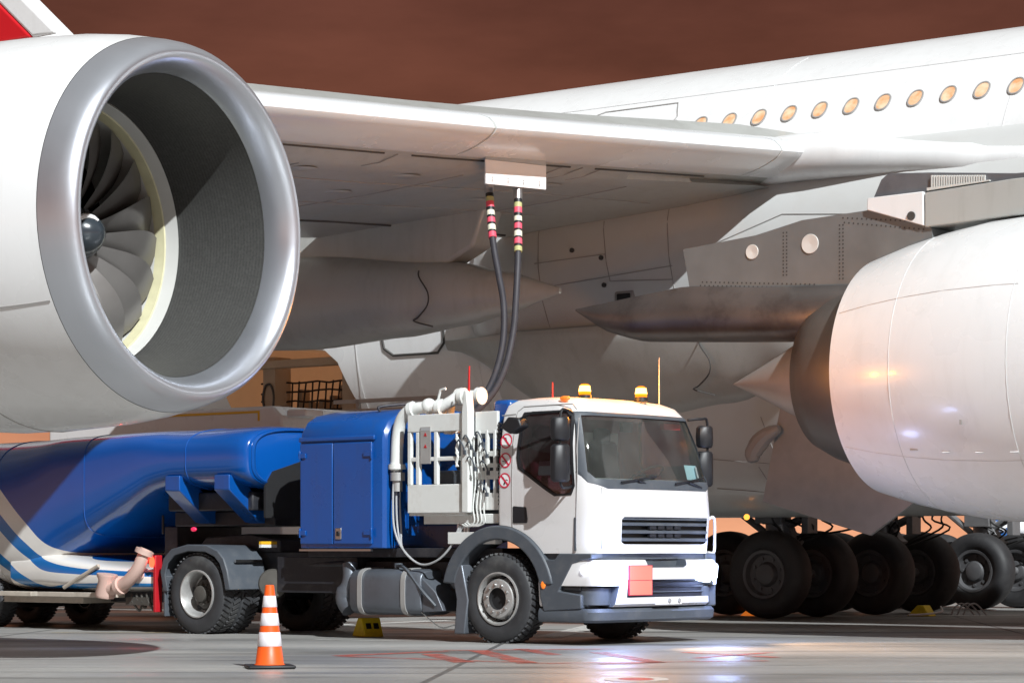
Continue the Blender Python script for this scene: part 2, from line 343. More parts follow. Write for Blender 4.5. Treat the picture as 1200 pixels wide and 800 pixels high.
def tag(o, label, cat, group=None):
    o['label'] = label; o['category'] = cat
    if group: o['group'] = group
    return o
def empty(name, loc, rz=0):
    o = bpy.data.objects.new(name, None); col.objects.link(o); o.location = loc; o.rotation_euler = (0, 0, rz); o.empty_display_size = .3; return o
def copy_obj(o, parent, loc, rot=None):
    c = o.copy(); col.objects.link(c); c.parent = parent; c.location = loc
    if rot: c.rotation_euler = rot
    return c
def boolean(mesh_a, mesh_b, op, name):
    a = bpy.data.objects.new('tmp_a', mesh_a); b = bpy.data.objects.new('tmp_b', mesh_b)
    col.objects.link(a); col.objects.link(b)
    md = a.modifiers.new('b', 'BOOLEAN'); md.operation = op; md.object = b; md.solver = 'EXACT'; md.material_mode = 'TRANSFER' if hasattr(md, 'material_mode') else md.material_mode
    dg = bpy.context.evaluated_depsgraph_get(); dg.update()
    me = bpy.data.meshes.new_from_object(a.evaluated_get(dg), depsgraph=dg); me.name = name
    bpy.data.objects.remove(a); bpy.data.objects.remove(b)
    me.polygons.foreach_set('use_smooth', [True]*len(me.polygons)); me.set_sharp_from_angle(angle=R(32))
    return me
def obj(name, me, parent, label=None, loc=None):
    o = bpy.data.objects.new(name, me); col.objects.link(o); o.parent = parent
    if label: o['label'] = label
    if loc: o.location = loc
    return o
def smooth(pts, n=8):
    # Catmull-Rom through points
    P = [Vector(p) for p in pts]; P = [P[0]*2-P[1]]+P+[P[-1]*2-P[-2]]; out = []
    for i in range(1, len(P)-2):
        for k in range(n):
            t = k/n; a, b, c, d = P[i-1], P[i], P[i+1], P[i+2]
            out.append(.5*((2*b)+(c-a)*t+(2*a-5*b+4*c-d)*t*t+(3*b-a-3*c+d)*t**3))
    out.append(P[-2]); return out
def interp(tab, x):
    if x <= tab[0][0]: return tab[0][1]
    for (a, u), (b, w) in zip(tab, tab[1:]):
        if x <= b:
            t = (x-a)/(b-a); t = t*t*(3-2*t); return u+(w-u)*t
    return tab[-1][1]
def lin(tab, x):
    if x <= tab[0][0]: return tab[0][1]
    for (a, u), (b, w) in zip(tab, tab[1:]):
        if x <= b: return u+(w-u)*(x-a)/(b-a)
    return tab[-1][1]
SX = lambda a, b, h: (a, h, b)       # polygon in (x,z), extruded along y
SY = lambda a, b, h: (h, a, b)       # polygon in (y,z), extruded along x
SZ = lambda a, b, h: (a, b, h)
# ------------------------------------------------------------------ setting
H = 1.1; F_ = 3000.
def at(x, y, Y): return Vector(((x-600)/F_*Y, Y, H+(643-y)/F_*Y))
def gp(x, y, z=0): Y = F_*(H-z)/(y-643); return Vector(((x-600)/F_*Y, Y, z))
g = MB(); g.add([(-900, -60, 0), (900, -60, 0), (900, 1800, 0), (-900, 1800, 0)], [(0, 1, 2, 3)])
o = g.build('apron_ground', M['ground']); o['kind'] = 'structure'
def strip(mb, pts, w):
    for a, b in zip(pts, pts[1:]):
        a = Vector(a); b = Vector(b); d = (b-a); n = Vector((-d.y, d.x, 0)).normalized()*w/2
        mb.add([a-n, b-n, b+n, a+n], [(0, 1, 2, 3)])
def flat(p, z=.004): return Vector((p.x, p.y, z))
mk = MB()
def line(*ps, w=.12): strip(mk, [flat(gp(*p)) for p in ps], w)
line((395, 768), (520, 763), w=.22); line((395, 768.5), (640, 777), w=.14); line((520, 762), (720, 760), w=.16)
line((640, 777), (900, 774), w=.14)
line((505, 766), (545, 776), w=.22); line((560, 762), (620, 777), w=.22); line((610, 760), (650, 767), w=.18)
line((700, 764), (770, 776), w=.2); line((770, 776), (700, 778), w=.16); line((800, 764), (910, 770), w=.16); line((815, 771), (905, 764), w=.14)
o = mk.build('red_apron_markings', M['mark_red'], fix=False); o['kind'] = 'structure'
mk = MB()
line((60, 741), (330, 741), w=.12)
o = mk.build('yellow_apron_line', M['mark_yellow'], fix=False); o['kind'] = 'structure'
mk = MB()
line((640, 747), (705, 731), w=.35); line((845, 722), (1260, 720.5), w=.55); line((270, 737), (540, 726), w=.3); line((-20, 709), (60, 708), w=.5)  # second strip paints the lit ground between two shadows
line((420, 745), (560, 746), w=.14); line((370, 749), (470, 751), w=.10)
o = mk.build('white_lines_and_lit_strip', M['mark_or_lit_white'], fix=False); o['kind'] = 'structure'
mk = MB(); c = flat(gp(745, 795.5), .004)
def ring(mb, c, r0, r1, n=40, sy=1):
    for k in range(n):
        a, b = 2*math.pi*k/n, 2*math.pi*(k+1)/n
        q = [(r0, a), (r1, a), (r1, b), (r0, b)]
        mb.add([(c.x+r*math.cos(t), c.y+sy*r*math.sin(t), c.z) for r, t in q], [(0, 1, 2, 3)])
ring(mk, c, .16, .28, sy=1.6); o = mk.build('white_spot_ring', M['mark_or_lit_white'], fix=False); o['kind'] = 'structure'
mk = MB(); ring(mk, c, .0, .15, sy=1.6); o = mk.build('red_spot_marking', M['spot_red'], fix=False); o['kind'] = 'structure'

# ------------------------------------------------------------------ world, sun, camera
w = bpy.data.worlds.new('World'); sc.world = w; w.use_nodes = True
nt = w.node_tree; N = nt.nodes; L = nt.links; bg = N['Background']
tc = N.new('ShaderNodeTexCoord'); sp = N.new('ShaderNodeSeparateXYZ'); L.new(tc.outputs['Generated'], sp.inputs[0])
cr = N.new('ShaderNodeValToRGB'); el = cr.color_ramp.elements
stops = [(0, (.78, .36, .20)), (.03, (.62, .27, .15)), (.10, (.20, .066, .036)), (.165, (.142, .050, .031)), (.22, (.105, .037, .026)), (.5, (.20, .17, .155)), (1, (.32, .32, .31))]
el[0].position = 0; el[0].color = (*stops[0][1], 1); el[1].position = 1; el[1].color = (*stops[-1][1], 1)
for p, c_ in stops[1:-1]:
    e = el.new(p); e.color = (*c_, 1)
L.new(sp.outputs[2], cr.inputs[0])
mp = N.new('ShaderNodeMapping'); mp.inputs['Scale'].default_value = (1, 1, 3.4); L.new(tc.outputs['Generated'], mp.inputs[0])
nz = N.new('ShaderNodeTexNoise'); nz.inputs['Scale'].default_value = 6; nz.inputs['Detail'].default_value = 7; nz.inputs['Roughness'].default_value = .55
L.new(mp.outputs[0], nz.inputs['Vector'])
mr = N.new('ShaderNodeMapRange'); mr.inputs[1].default_value = .3; mr.inputs[2].default_value = .7; mr.inputs[3].default_value = .6; mr.inputs[4].default_value = 1.25
L.new(nz.outputs['Fac'], mr.inputs[0])
az = N.new('ShaderNodeMapRange'); az.inputs[1].default_value = -.4; az.inputs[2].default_value = .9; az.inputs[3].default_value = .8; az.inputs[4].default_value = 1
L.new(sp.outputs[1], az.inputs[0]); mm = N.new('ShaderNodeMath'); mm.operation = 'MULTIPLY'; L.new(az.outputs[0], mm.inputs[0]); L.new(mr.outputs[0], mm.inputs[1])
mx = N.new('ShaderNodeMix'); mx.data_type = 'RGBA'; mx.blend_type = 'MULTIPLY'; mx.inputs[0].default_value = 1
L.new(cr.outputs[0], mx.inputs[6]); L.new(mm.outputs[0], mx.inputs[7]); L.new(mx.outputs[2], bg.inputs[0]); bg.inputs[1].default_value = 1.0

SUN = Vector((.325, -.73, .605)).normalized()
sl = bpy.data.lights.new('floodlight_sun', 'SUN'); sl.energy = 4.6; sl.angle = R(.6); sl.color = (.96, 1, 1.02)
so = bpy.data.objects.new('floodlight_sun', sl); col.objects.link(so); so.rotation_euler = SUN.to_track_quat('Z', 'Y').to_euler()
cd = bpy.data.cameras.new('camera'); cam = bpy.data.objects.new('camera', cd); col.objects.link(cam)
cam.location = (0, 0, H); cam.rotation_euler = (R(90), 0, 0); cd.sensor_width = 36; cd.lens = F_/1200*36; cd.shift_y = (643-400)/1200
cd.clip_end = 4000; cd.clip_start = .1; sc.camera = cam
sc.view_settings.view_transform = 'Standard'; sc.view_settings.look = 'None'; sc.view_settings.exposure = .27; sc.view_settings.gamma = 1
sc.cycles.max_bounces = 8; sc.cycles.transparent_max_bounces = 12; sc.cycles.sample_clamp_indirect = 6
sc.cycles.use_denoising = True

# ------------------------------------------------------------------ the airliner
AL = empty('airliner', (6.42, 38.5, 0), R(-38))
tag(AL, 'huge white four engined airliner on its landing gear being refuelled behind the white cab truck', 'airliner')
def ell(u, a, zb, zt, n=64, p=2.0):
    zc, hz = (zb+zt)/2, (zt-zb)/2; out = []
    for k in range(n):
        t = 2*math.pi*k/n; c_, s_ = math.cos(t), math.sin(t)
        out.append((u, a*math.copysign(abs(c_)**(2/p), c_), zc+hz*math.copysign(abs(s_)**(2/p), s_)))
    return out
FA = [(-30, .5), (-26, 1.1), (-18, 2.45), (-11, 3.15), (-9, 3.2), (14, 3.2), (18, 2.6), (21, 1.2), (22, .3)]
FB = [(-30, 7.3), (-26, 6.2), (-18, 3.9), (-11, 2.45), (-9, 2.3), (14, 2.3), (18, 2.7), (21, 3.8), (22, 4.6)]
FT = [(-30, 8.2), (-26, 8.5), (-18, 8.65), (-9, 8.7), (14, 8.7), (18, 7.9), (21, 6.2), (22, 5.2)]
us = [-30, -28, -26, -24, -22, -20, -18, -16, -14, -12.5, -11, -9.5, -8, -5, -2, 1, 4, 7, 10, 13, 15, 17, 18.5, 20, 21, 21.7, 22]
def fus_ring(u, n=96):
    a, zb, zt = lin(FA, u), lin(FB, u), lin(FT, u); zc, hz = (zb+zt)/2, (zt-zb)/2; out = []
    for k in range(n):
        t = 2*math.pi*k/n; c_, s_ = math.cos(t), math.sin(t); p = 2.0 if s_ >= 0 else 2.9
        out.append((u, a*math.copysign(abs(c_)**(2/p), c_), zc+hz*math.copysign(abs(s_)**(2/p), s_)))
    return out
fm = MB(); fm.rings([fus_ring(u) for u in us])
fus_me = fm.mesh('fuselage', [M['plane_white']], 40)
# cargo door opening: cut a hold into the starboard side
# (the lower half of the section is fuller than the crown)
cut = MB(); poly = [(-12.3, 3.05), (-9.3, 3.05), (-9.05, 3.35), (-9.35, 4.15), (-9.6, 4.35), (-12.3, 4.6)]
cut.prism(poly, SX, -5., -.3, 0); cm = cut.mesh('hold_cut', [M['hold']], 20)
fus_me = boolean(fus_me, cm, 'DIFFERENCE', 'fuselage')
fus = obj('fuselage', fus_me, AL)
# cargo net and raised cargo door
n_ = MB()
for k in range(17):
    u = -11.7+k*.155; n_.tube([(u, -2.3, 3.0), (u+random.uniform(-.05, .05), -2.33, 3.45), (u, -2.3, 3.95-.04*abs(math.sin(k*1.3)))], .016, 5)
for z in (3.12, 3.28, 3.44, 3.6, 3.76, 3.92):
    n_.tube([(-11.8+k*.26, -2.31, z+random.uniform(-.025, .025)) for k in range(11)], .017, 5)
n_.build('cargo_net', M['net'], fus)
d_ = MB()
for a in (-11.35, -9.55): d_.b2(a-.14, a+.14, -2.6, -2.2, 3.05, 4.35)
d_.b2(-12.2, -9.4, -2.75, -2.5, 4.15, 4.28)
for k in range(7): d_.b2(-11.1+k*.24, -11.0+k*.24, -2.15, -1.95, 3.05, 3.05+random.uniform(.5, .85))
d_.build('hold_frame', mat('hold_frame_beige', (.46, .36, .26), .6, 0, .1), fus, .01)
d_ = MB(); ov = smooth([(-11.35, -2.62, 3.35), (-11.47, -2.62, 3.6), (-11.42, -2.62, 3.85), (-11.3, -2.62, 3.88), (-11.22, -2.62, 3.7), (-11.24, -2.62, 3.42)], 4)
d_.tube(ov, .02, 6); d_.build('hold_panel_ring', M['seam'], fus)
d_ = MB(); d_.prism([(-12.4, 0), (-9.5, 0), (-9.35, .2), (-9.5, 2.0), (-12.4, 2.0)], lambda a, b, h: (a, -3.0-b*.92, 4.5+b*.30+h), 0, .12)
for k in range(5): d_.prism([(-12.3+k*.62, .1), (-12.2+k*.62, .1), (-12.2+k*.62, 1.9), (-12.3+k*.62, 1.9)], lambda a, b, h: (a, -3.0-b*.92, 4.5+b*.30+h), -.08, 0)
d_.build('cargo_door', M['fairing_white'], AL, .02, label='raised open cargo door')
# windows
ZT = 7.40; th = math.asin((ZT-5.5)/3.2); v_w = 3.2*math.cos(th)
wm = MB(); fmw = MB()
def supo(r0, r1, n=24, e=2.25):
    return [(r0*math.copysign(abs(math.cos(t))**(2/e), math.cos(t)), r1*math.copysign(abs(math.sin(t))**(2/e), math.sin(t))) for t in [2*math.pi*k/n for k in range(n)]]
# local frame: a along u, b up along the skin, h outwards
nx = Vector((0, -math.cos(th), math.sin(th))); bx_ = Vector((0, math.sin(th), math.cos(th)))
FR = lambda a, b, h: Vector((a, 0, 0))+bx_*b+nx*h
outr = supo(.116, .160); inn = supo(.098, .140)
rings_ = [[FR(a, b, .002) for a, b in supo(.120, .164)], [FR(a, b, .018) for a, b in outr], [FR(a, b, .018) for a, b in inn], [FR(a, b, -.0) for a, b in inn]]
fmw.rings(rings_, cap=False)
fr_me = fmw.mesh('window', M['softseam'], 40)
wm.add([FR(a, b, .006) for a, b in supo(.099, .141)], [tuple(range(24))]); pn_me = wm.mesh('pane', M['cabinwin'], fix=False)
for k in range(-6, 7):
    fo = obj('window', fr_me, fus, loc=(k*.517, -v_w, ZT)); 
    # pane sits in the same object level: thing > fuselage > window, so frame and pane share one mesh
    bm = bmesh.new(); bm.from_mesh(fr_me); bm.from_mesh(pn_me)
    me = bpy.data.meshes.new('window'); bm.to_mesh(me); bm.free(); me.materials.append(M['softseam']); me.materials.append(M['cabinwin'])
    nfr = len(fr_me.polygons)
    for i, p in enumerate(me.polygons): p.material_index = 1 if i >= nfr else 0; p.use_smooth = True
    fo.data = me
# panel lines on the fuselage skin
def skin(u, z, off=.004):
    zb, zt, a = lin(FB, u), lin(FT, u), lin(FA, u); zc, hz = (zb+zt)/2, (zt-zb)/2
    t = max(-1, min(1, (z-zc)/hz)); p = 2.0 if t >= 0 else 2.9; return Vector((u, -(a*max(0, 1-abs(t)**p)**(1/p)+off), z+off*t))
def seamline(pts2, r, m, name, parent, fn=skin):
    mb = MB(); P = []
    for (u0, z0), (u1, z1) in zip(pts2, pts2[1:]):
        n = max(2, int(math.hypot(u1-u0, z1-z0)/.12))
        P += [fn(u0+(u1-u0)*i/n, z0+(z1-z0)*i/n) for i in range(n)]
    P.append(fn(*pts2[-1])); mb.tube(P, r, 5); return mb.build(name, m, parent)
seamline([(-5.0, 7.3), (-4.9, 7.75), (-4.6, 7.85), (-3.25, 7.85), (-3.1, 7.6), (-3.3, 7.1)], .010, M['softseam'], 'emergency_door_outline', fus)
seamline([(-8.35, 4.72), (-8.3, 4.32), (-8.12, 4.2), (-7.2, 4.2), (-7.05, 4.35), (-7.03, 4.9)], .022, M['seam'], 'hatch_outline', fus)
for pts in ([(-1.6, 5.6), (-1.6, 8.5)], [(2.55, 5.6), (2.55, 8.5)], [(-8.9, 3.2), (-8.9, 5.4)], [(-7.0, 7.95), (5, 7.95)], [(-7, 6.75), (5, 6.75)], [(-6.4, 3.2), (-6.4, 5.4)]):
    seamline(pts, .0035, M['skinjoint'], 'skin_joint', fus)
# belly fairing
def bf(u):
    s = interp([(-7.5, 0), (-5.5, .96), (-4.2, 1), (7, 1), (12, .2)], u); return s
BP = [(1.60, 0), (1.605, .5), (1.62, 1.0), (1.70, 1.7), (1.95, 2.35), (2.4, 2.75), (3.0, 3.08), (3.6, 3.4), (4.1, 3.70), (4.45, 3.90), (4.8, 4.0), (5.3, 4.02), (5.8, 3.93), (6.2, 3.72), (6.6, 3.3), (7.0, 2.6), (7.3, 1.6), (7.4, .6), (7.4, 0)]
def belly_scale(u, z, y):
    s = bf(u); return y*(.6+.4*s), z+(1-s)*(1.4 if z < 4.5 else -1.0)*min(1, abs(z-4.5)/2.)
def belly_ring(u):
    h = [belly_scale(u, z, y) for z, y in BP]
    return [(u, -y, z) for y, z in h]+[(u, y, z) for y, z in reversed(h[1:-1])]
bb = MB(); bb.rings([belly_ring(-7.7+k*.3) for k in range(66)])
bel = bb.build('belly_fairing', M['fairing_white'], AL, ang=60)
def belly_skin(u, z, off=.003):
    h = sorted([(zz, y) for y, zz in [belly_scale(u, z_, y_) for z_, y_ in BP]])
    return Vector((u, -(lin(h, z)+off), z))
for pts in ([(-2.3, 6.1), (-2.0, 4.4)], [(-4.6, 5.9), (-4.4, 4.4)], [(-3.4, 5.9), (-3.2, 5.0), (-2.1, 4.95)], [(-5.6, 4.9), (-2.1, 5.15)], [(-4.6, 5.35), (-3.3, 5.4)], [(-1.9, 5.25), (-.3, 5.75), (1.6, 5.6), (3.4, 5.2)],
            [(-1.5, 2.3), (-1.4, 1.8)], [(-2.6, 2.45), (1.0, 2.15)], [(-1.2, 3.0), (-1.1, 2.0)], [(-.5, 3.1), (-.45, 1.9)], [(-2.4, 2.0), (-.5, 1.85)], [(.3, 2.9), (.3, 1.8)]):
    seamline(pts, .007, M['softseam'], 'panel_seam', bel, belly_skin)
p_ = belly_skin(-2.95, 4.72); d_ = MB(); d_.box(p_, (.36, .08, .26)); d_.build('outflow_vent', M['softseam'], bel, .05)
d_ = MB(); d_.box(p_+Vector((0, -.045, 0)), (.24, .03, .17)); d_.build('vent_grille', M['dark'], bel, .02)
for u, z in ((-3.35, 5.35), (-3.3, 4.95), (-3.9, 5.5)):
    p = belly_skin(u, z); d_ = MB(); d_.cyl(p, p+Vector((0, -.03, 0)), .035, n=10); d_.build('drain_cap', M['seam'], bel)
# wing
def wing(v):
    LE = .1-.297*(v-4); z0 = lin([(0, 6.50), (4, 6.56), (9, 6.40), (18, 6.24), (26, 6.4)], v); TE = lin([(0, -5.0), (4, -5.3), (6.8, -7.9), (13, -9.2), (26, -11)], v)
    return LE, z0, LE-TE
LOW = [(1, -.76), (.8, -.68), (.6, -.62), (.4, -.54), (.25, -.45), (.15, -.385)]
NOSE = [(.95, -.325), (.65, -.275), (.45, -.225), (.28, -.17), (.14, -.11), (.05, -.06), (0, 0), (.04, .07), (.12, .14), (.28, .20), (.5, .25), (.9, .31)]
UP = [(.2, .50), (.4, .62), (.6, .50), (.8, -.05), (1, -.72)]
def wring(v):
    LE, z0, C = wing(v); pts = [(c*C, z) for c, z in LOW]+NOSE+[(c*C, z) for c, z in UP]
    return [(LE-c, -v, z0+z) for c, z in pts]
wb = MB(); wb.rings([wring(v) for v in (2, 3, 4, 5, 6, 7, 8, 9, 10, 11, 12, 13, 14, 15, 16, 18, 20, 23, 26)])
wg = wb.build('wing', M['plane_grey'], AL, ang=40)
def slat(v0, v1):
    s = MB(); rr = []
    prof = NOSE[1:]
    for k in range(13):
        v = v0+(v1-v0)*k/12; LE, z0, C = wing(v)
        outer = []; 
        for c, z in prof:
            n = Vector((c-.45, z)).normalized(); outer.append((LE-(c+n.x*.014), -v, z0+z+n.y*.014))
        inner = [(LE-(c+.02), -v, z0+z*.94) for c, z in reversed(prof)]
        rr.append(outer+inner)
    s.rings(rr); s.build('slat', M['slat'], wg, ang=40)
slat(3.75, 4.40); slat(4.43, 8.98); slat(9.02, 13.5); slat(13.53, 19)
def wpt(v, c, off=.006):
    LE, z0, C = wing(v); pts = [(q, z) for q, z in reversed(NOSE[:7])]+[(q*C, z) for q, z in reversed(LOW)]
    return Vector((LE-c, -v, z0+lin(pts, c)-off))
def wseam(pts, r, m=M['seam'], name='wing_seam'):
    P = []
    for (v0, c0), (v1, c1) in zip(pts, pts[1:]):
        n = max(2, int(math.hypot(v1-v0, c1-c0)/.25))
        P += [wpt(v0+(v1-v0)*i/n, c0+(c1-c0)*i/n) for i in range(n)]
    P.append(wpt(*pts[-1])); mb = MB(); mb.tube(P, r, 5); mb.build(name, m, wg)
wseam([(4.9, .8), (6.7, .8)], .016); wseam([(7.1, .8), (9.5, .8)], .016); wseam([(9.9, .8), (14, .8)], .016)
for v in (6.9, 9.7, 6.6, 7.2): wseam([(v, .8), (v+.1, 1.3)], .008, M['softseam'])
wseam([(4.4, 2.2), (14, 2.2)], .008, M['softseam']); wseam([(5, 3.6), (13, 3.9)], .008, M['softseam'])
for v in (5.6, 8.2, 10.6, 12.2): wseam([(v, 1.4), (v+.2, 4.2)], .007, M['softseam'])
wseam([(4.05, 5.2), (12, 5.4)], .022, M['seam'])
for v in (6.6, 8.8, 10.3, 11.7):
    for c in (1.7, 2.9):
        p = wpt(v, c, .0); d_ = MB(); d_.lathe([(0, .0), (0, .17), (.012, .19), (.012, 0)], p+Vector((0, 0, -.012)), (0, 0, 1), 20); d_.build('access_cover', M['plane_grey'], wg)
# dark hinge slot in front of the flap fairing and bright edge strip
d_ = MB(); d_.tube([wpt(8.6, 5.2), wpt(11.5, 4.9)], .05, 6); d_.build('flap_gap', M['dark'], wg)
# wing root fillet running forward along the fairing
LE4, z4, _ = wing(4)
fl = MB(); pts = smooth([(LE4-1.9, -3.2, z4-.02), (LE4-.75, -3.68, z4-.02), (LE4+.15, -3.70, z4-.02), (1.4, -3.58, 6.42), (2.6, -3.50, 6.27), (5, -3.42, 6.10), (9, -3.1, 6.0)], 8)
fl.tube(pts, [.33]*16+[.33-.01*k for k in range(9)]+[.24]*7+[.20]*(len(pts)-32), 28); fl.build('wing_root_fillet', M['plane_white'], AL, ang=60)
# refuelling access door hanging under the leading edge
c0 = 8.35; LEd = Vector((-.297, -1, 0)).normalized()     # direction outboard along the leading edge
pv = wpt(8.12, .62, 0)+Vector((0, 0, .11))
B = pv.copy(); sd = -LEd                                       # inboard (towards picture right)
nrm = Vector((sd.y, -sd.x, 0)); 
if nrm.dot(Vector((.616, -.788, 0))) < 0: nrm = -nrm
def DP(a, b, h): return B+sd*a+Vector((0, 0, b))+nrm*h
d_ = MB(); d_.prism([(-.48, -.48), (.48, -.48), (.48, -.17), (-.48, -.17)], DP, -.012, .012)
d_.prism([(-.48, -.166), (.48, -.166), (.48, .03), (-.48, .03)], DP, -.012, .012, 1)  # grey upper strip paints the shade at the hinge onto the door
dr = d_.build('refuel_panel_door', [M['white'], M['pale_steel']], AL, label='white refuelling panel door hanging open')
d_ = MB()
for k in range(4):
    a = -.38+k*.25; d_.prism([(a-.008, -.45), (a+.008, -.45), (a+.008, -.41), (a-.008, -.41)], DP, .012, .016)
    d_.prism([(a+.010*math.cos(t), -.392+.010*math.sin(t)) for t in [k2*math.pi/4 for k2 in range(8)]], DP, .012, .016)
d_.build('latch_marks', M['softseam'], dr)
d_ = MB(); d_.prism([(-.66, .0), (.46, .0), (.46, -.05), (-.66, -.05)], DP, -.75, -.05); d_.build('refuel_bay', M['dark'], AL)
d_ = MB()
for a in (-.33, .10): d_.cyl(DP(a, -.08, -.12), DP(a, -.50, -.12), .06, .06, 12)
d_.cyl(DP(-.6, -.1, -.1), DP(.4, -.1, -.1), .03, .03, 10); d_.build('fuel_coupling', M['pale_steel'], AL)
# flap track fairings
def canoe(v, tab_b, tab_t, hw, u0, u1, name='flap_fairing'):
    mb = MB(); n = 26; rr = []
    for k in range(n+1):
        u = u0+(u1-u0)*k/n; b_, t_ = interp(tab_b, u), interp(tab_t, u); a = interp(hw, u)
        rr.append([(p[0], p[1]-v, p[2]) for p in ell(u, a, b_, t_, 40, 2.3)])
    mb.rings(rr); return mb.build(name, M['plane_grey'], AL, ang=50)
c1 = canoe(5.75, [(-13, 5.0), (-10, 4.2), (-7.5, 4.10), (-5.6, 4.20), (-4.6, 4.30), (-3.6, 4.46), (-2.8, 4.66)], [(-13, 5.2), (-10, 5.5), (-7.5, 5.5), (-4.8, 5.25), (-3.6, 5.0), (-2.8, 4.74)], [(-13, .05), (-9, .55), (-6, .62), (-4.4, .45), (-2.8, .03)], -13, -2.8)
mb = MB(); mb.prism([(-7.6, 5.2), (-4.9, 5.1), (-4.2, 5.4), (-3.9, 6.1), (-7.6, 6.0)], lambda a, b, h: (a, -5.75+h, b), -.22, .22); mb.build('fairing_spine', M['plane_grey'], c1, .05)
def canoe_cap(v, u, zt, zb, hw, parent):
    pts = smooth([(u, -v-hw*.55, zt), (u+.16, -v-hw*.95, zt-.16), (u+.36, -v-hw-.015, (zt*1.2+zb*.8)/2), (u+.33, -v-hw*.98, zb+.42), (u+.08, -v-hw*.80, zb+.27), (u-.02, -v-hw*.75, zb+.22), (u+.22, -v-hw*.5, zb+.14)], 5)
    mb = MB(); mb.tube(pts, .012, 5); mb.build('fairing_joint', M['seam'], parent)
canoe_cap(5.75, -5.1, 5.15, 4.15, .55, c1)
q = MB(); rr = []
for k in range(33):
    u = -6.8+7.6*k/32; b_ = interp([(-6.8, 4.2), (-4.6, 3.2), (-3, 3.06), (-1.6, 3.2), (-.4, 3.5), (.8, 3.9)], u); t_ = 4.35; a = interp([(-6.8, .1), (-4.6, .9), (-2.5, 1), (-.6, .8), (.8, .1)], u)
    rr.append([(u, -(3.35+dv*a), b_+(t_-b_)*h) for dv, h in ((.78, 1), (.80, .93), (.74, .80), (.58, .55), (.38, .30), (.15, .10), (-.1, .01), (-.35, 0), (-.7, .1), (-1, .5), (-1, 1))])
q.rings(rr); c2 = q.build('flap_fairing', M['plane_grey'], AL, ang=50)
canoe_cap(3.45, -1.75, 4.15, 3.15, .66, c2)
# tail fin
d_ = MB(); lf = lambda z: -19.22-(z-11.18)/.81
def finp(poly, mi): d_.prism(poly, SX, -.28, .28, mi)
finp([(lf(8.3), 8.3), (lf(11.2), 11.2), (-28, 11.2), (-28, 8.3)], 0)
finp([(lf(11.2), 11.2), (lf(18), 18), (lf(18)-.72, 18), (lf(11.2)-.72, 11.2)], 0)
finp([(lf(11.2)-.72, 11.2), (lf(18)-.72, 18), (-31, 18), (-28, 11.2)], 1)
d_.build('tail_fin', [M['plane_white'], M['fin_red']], AL, .06)

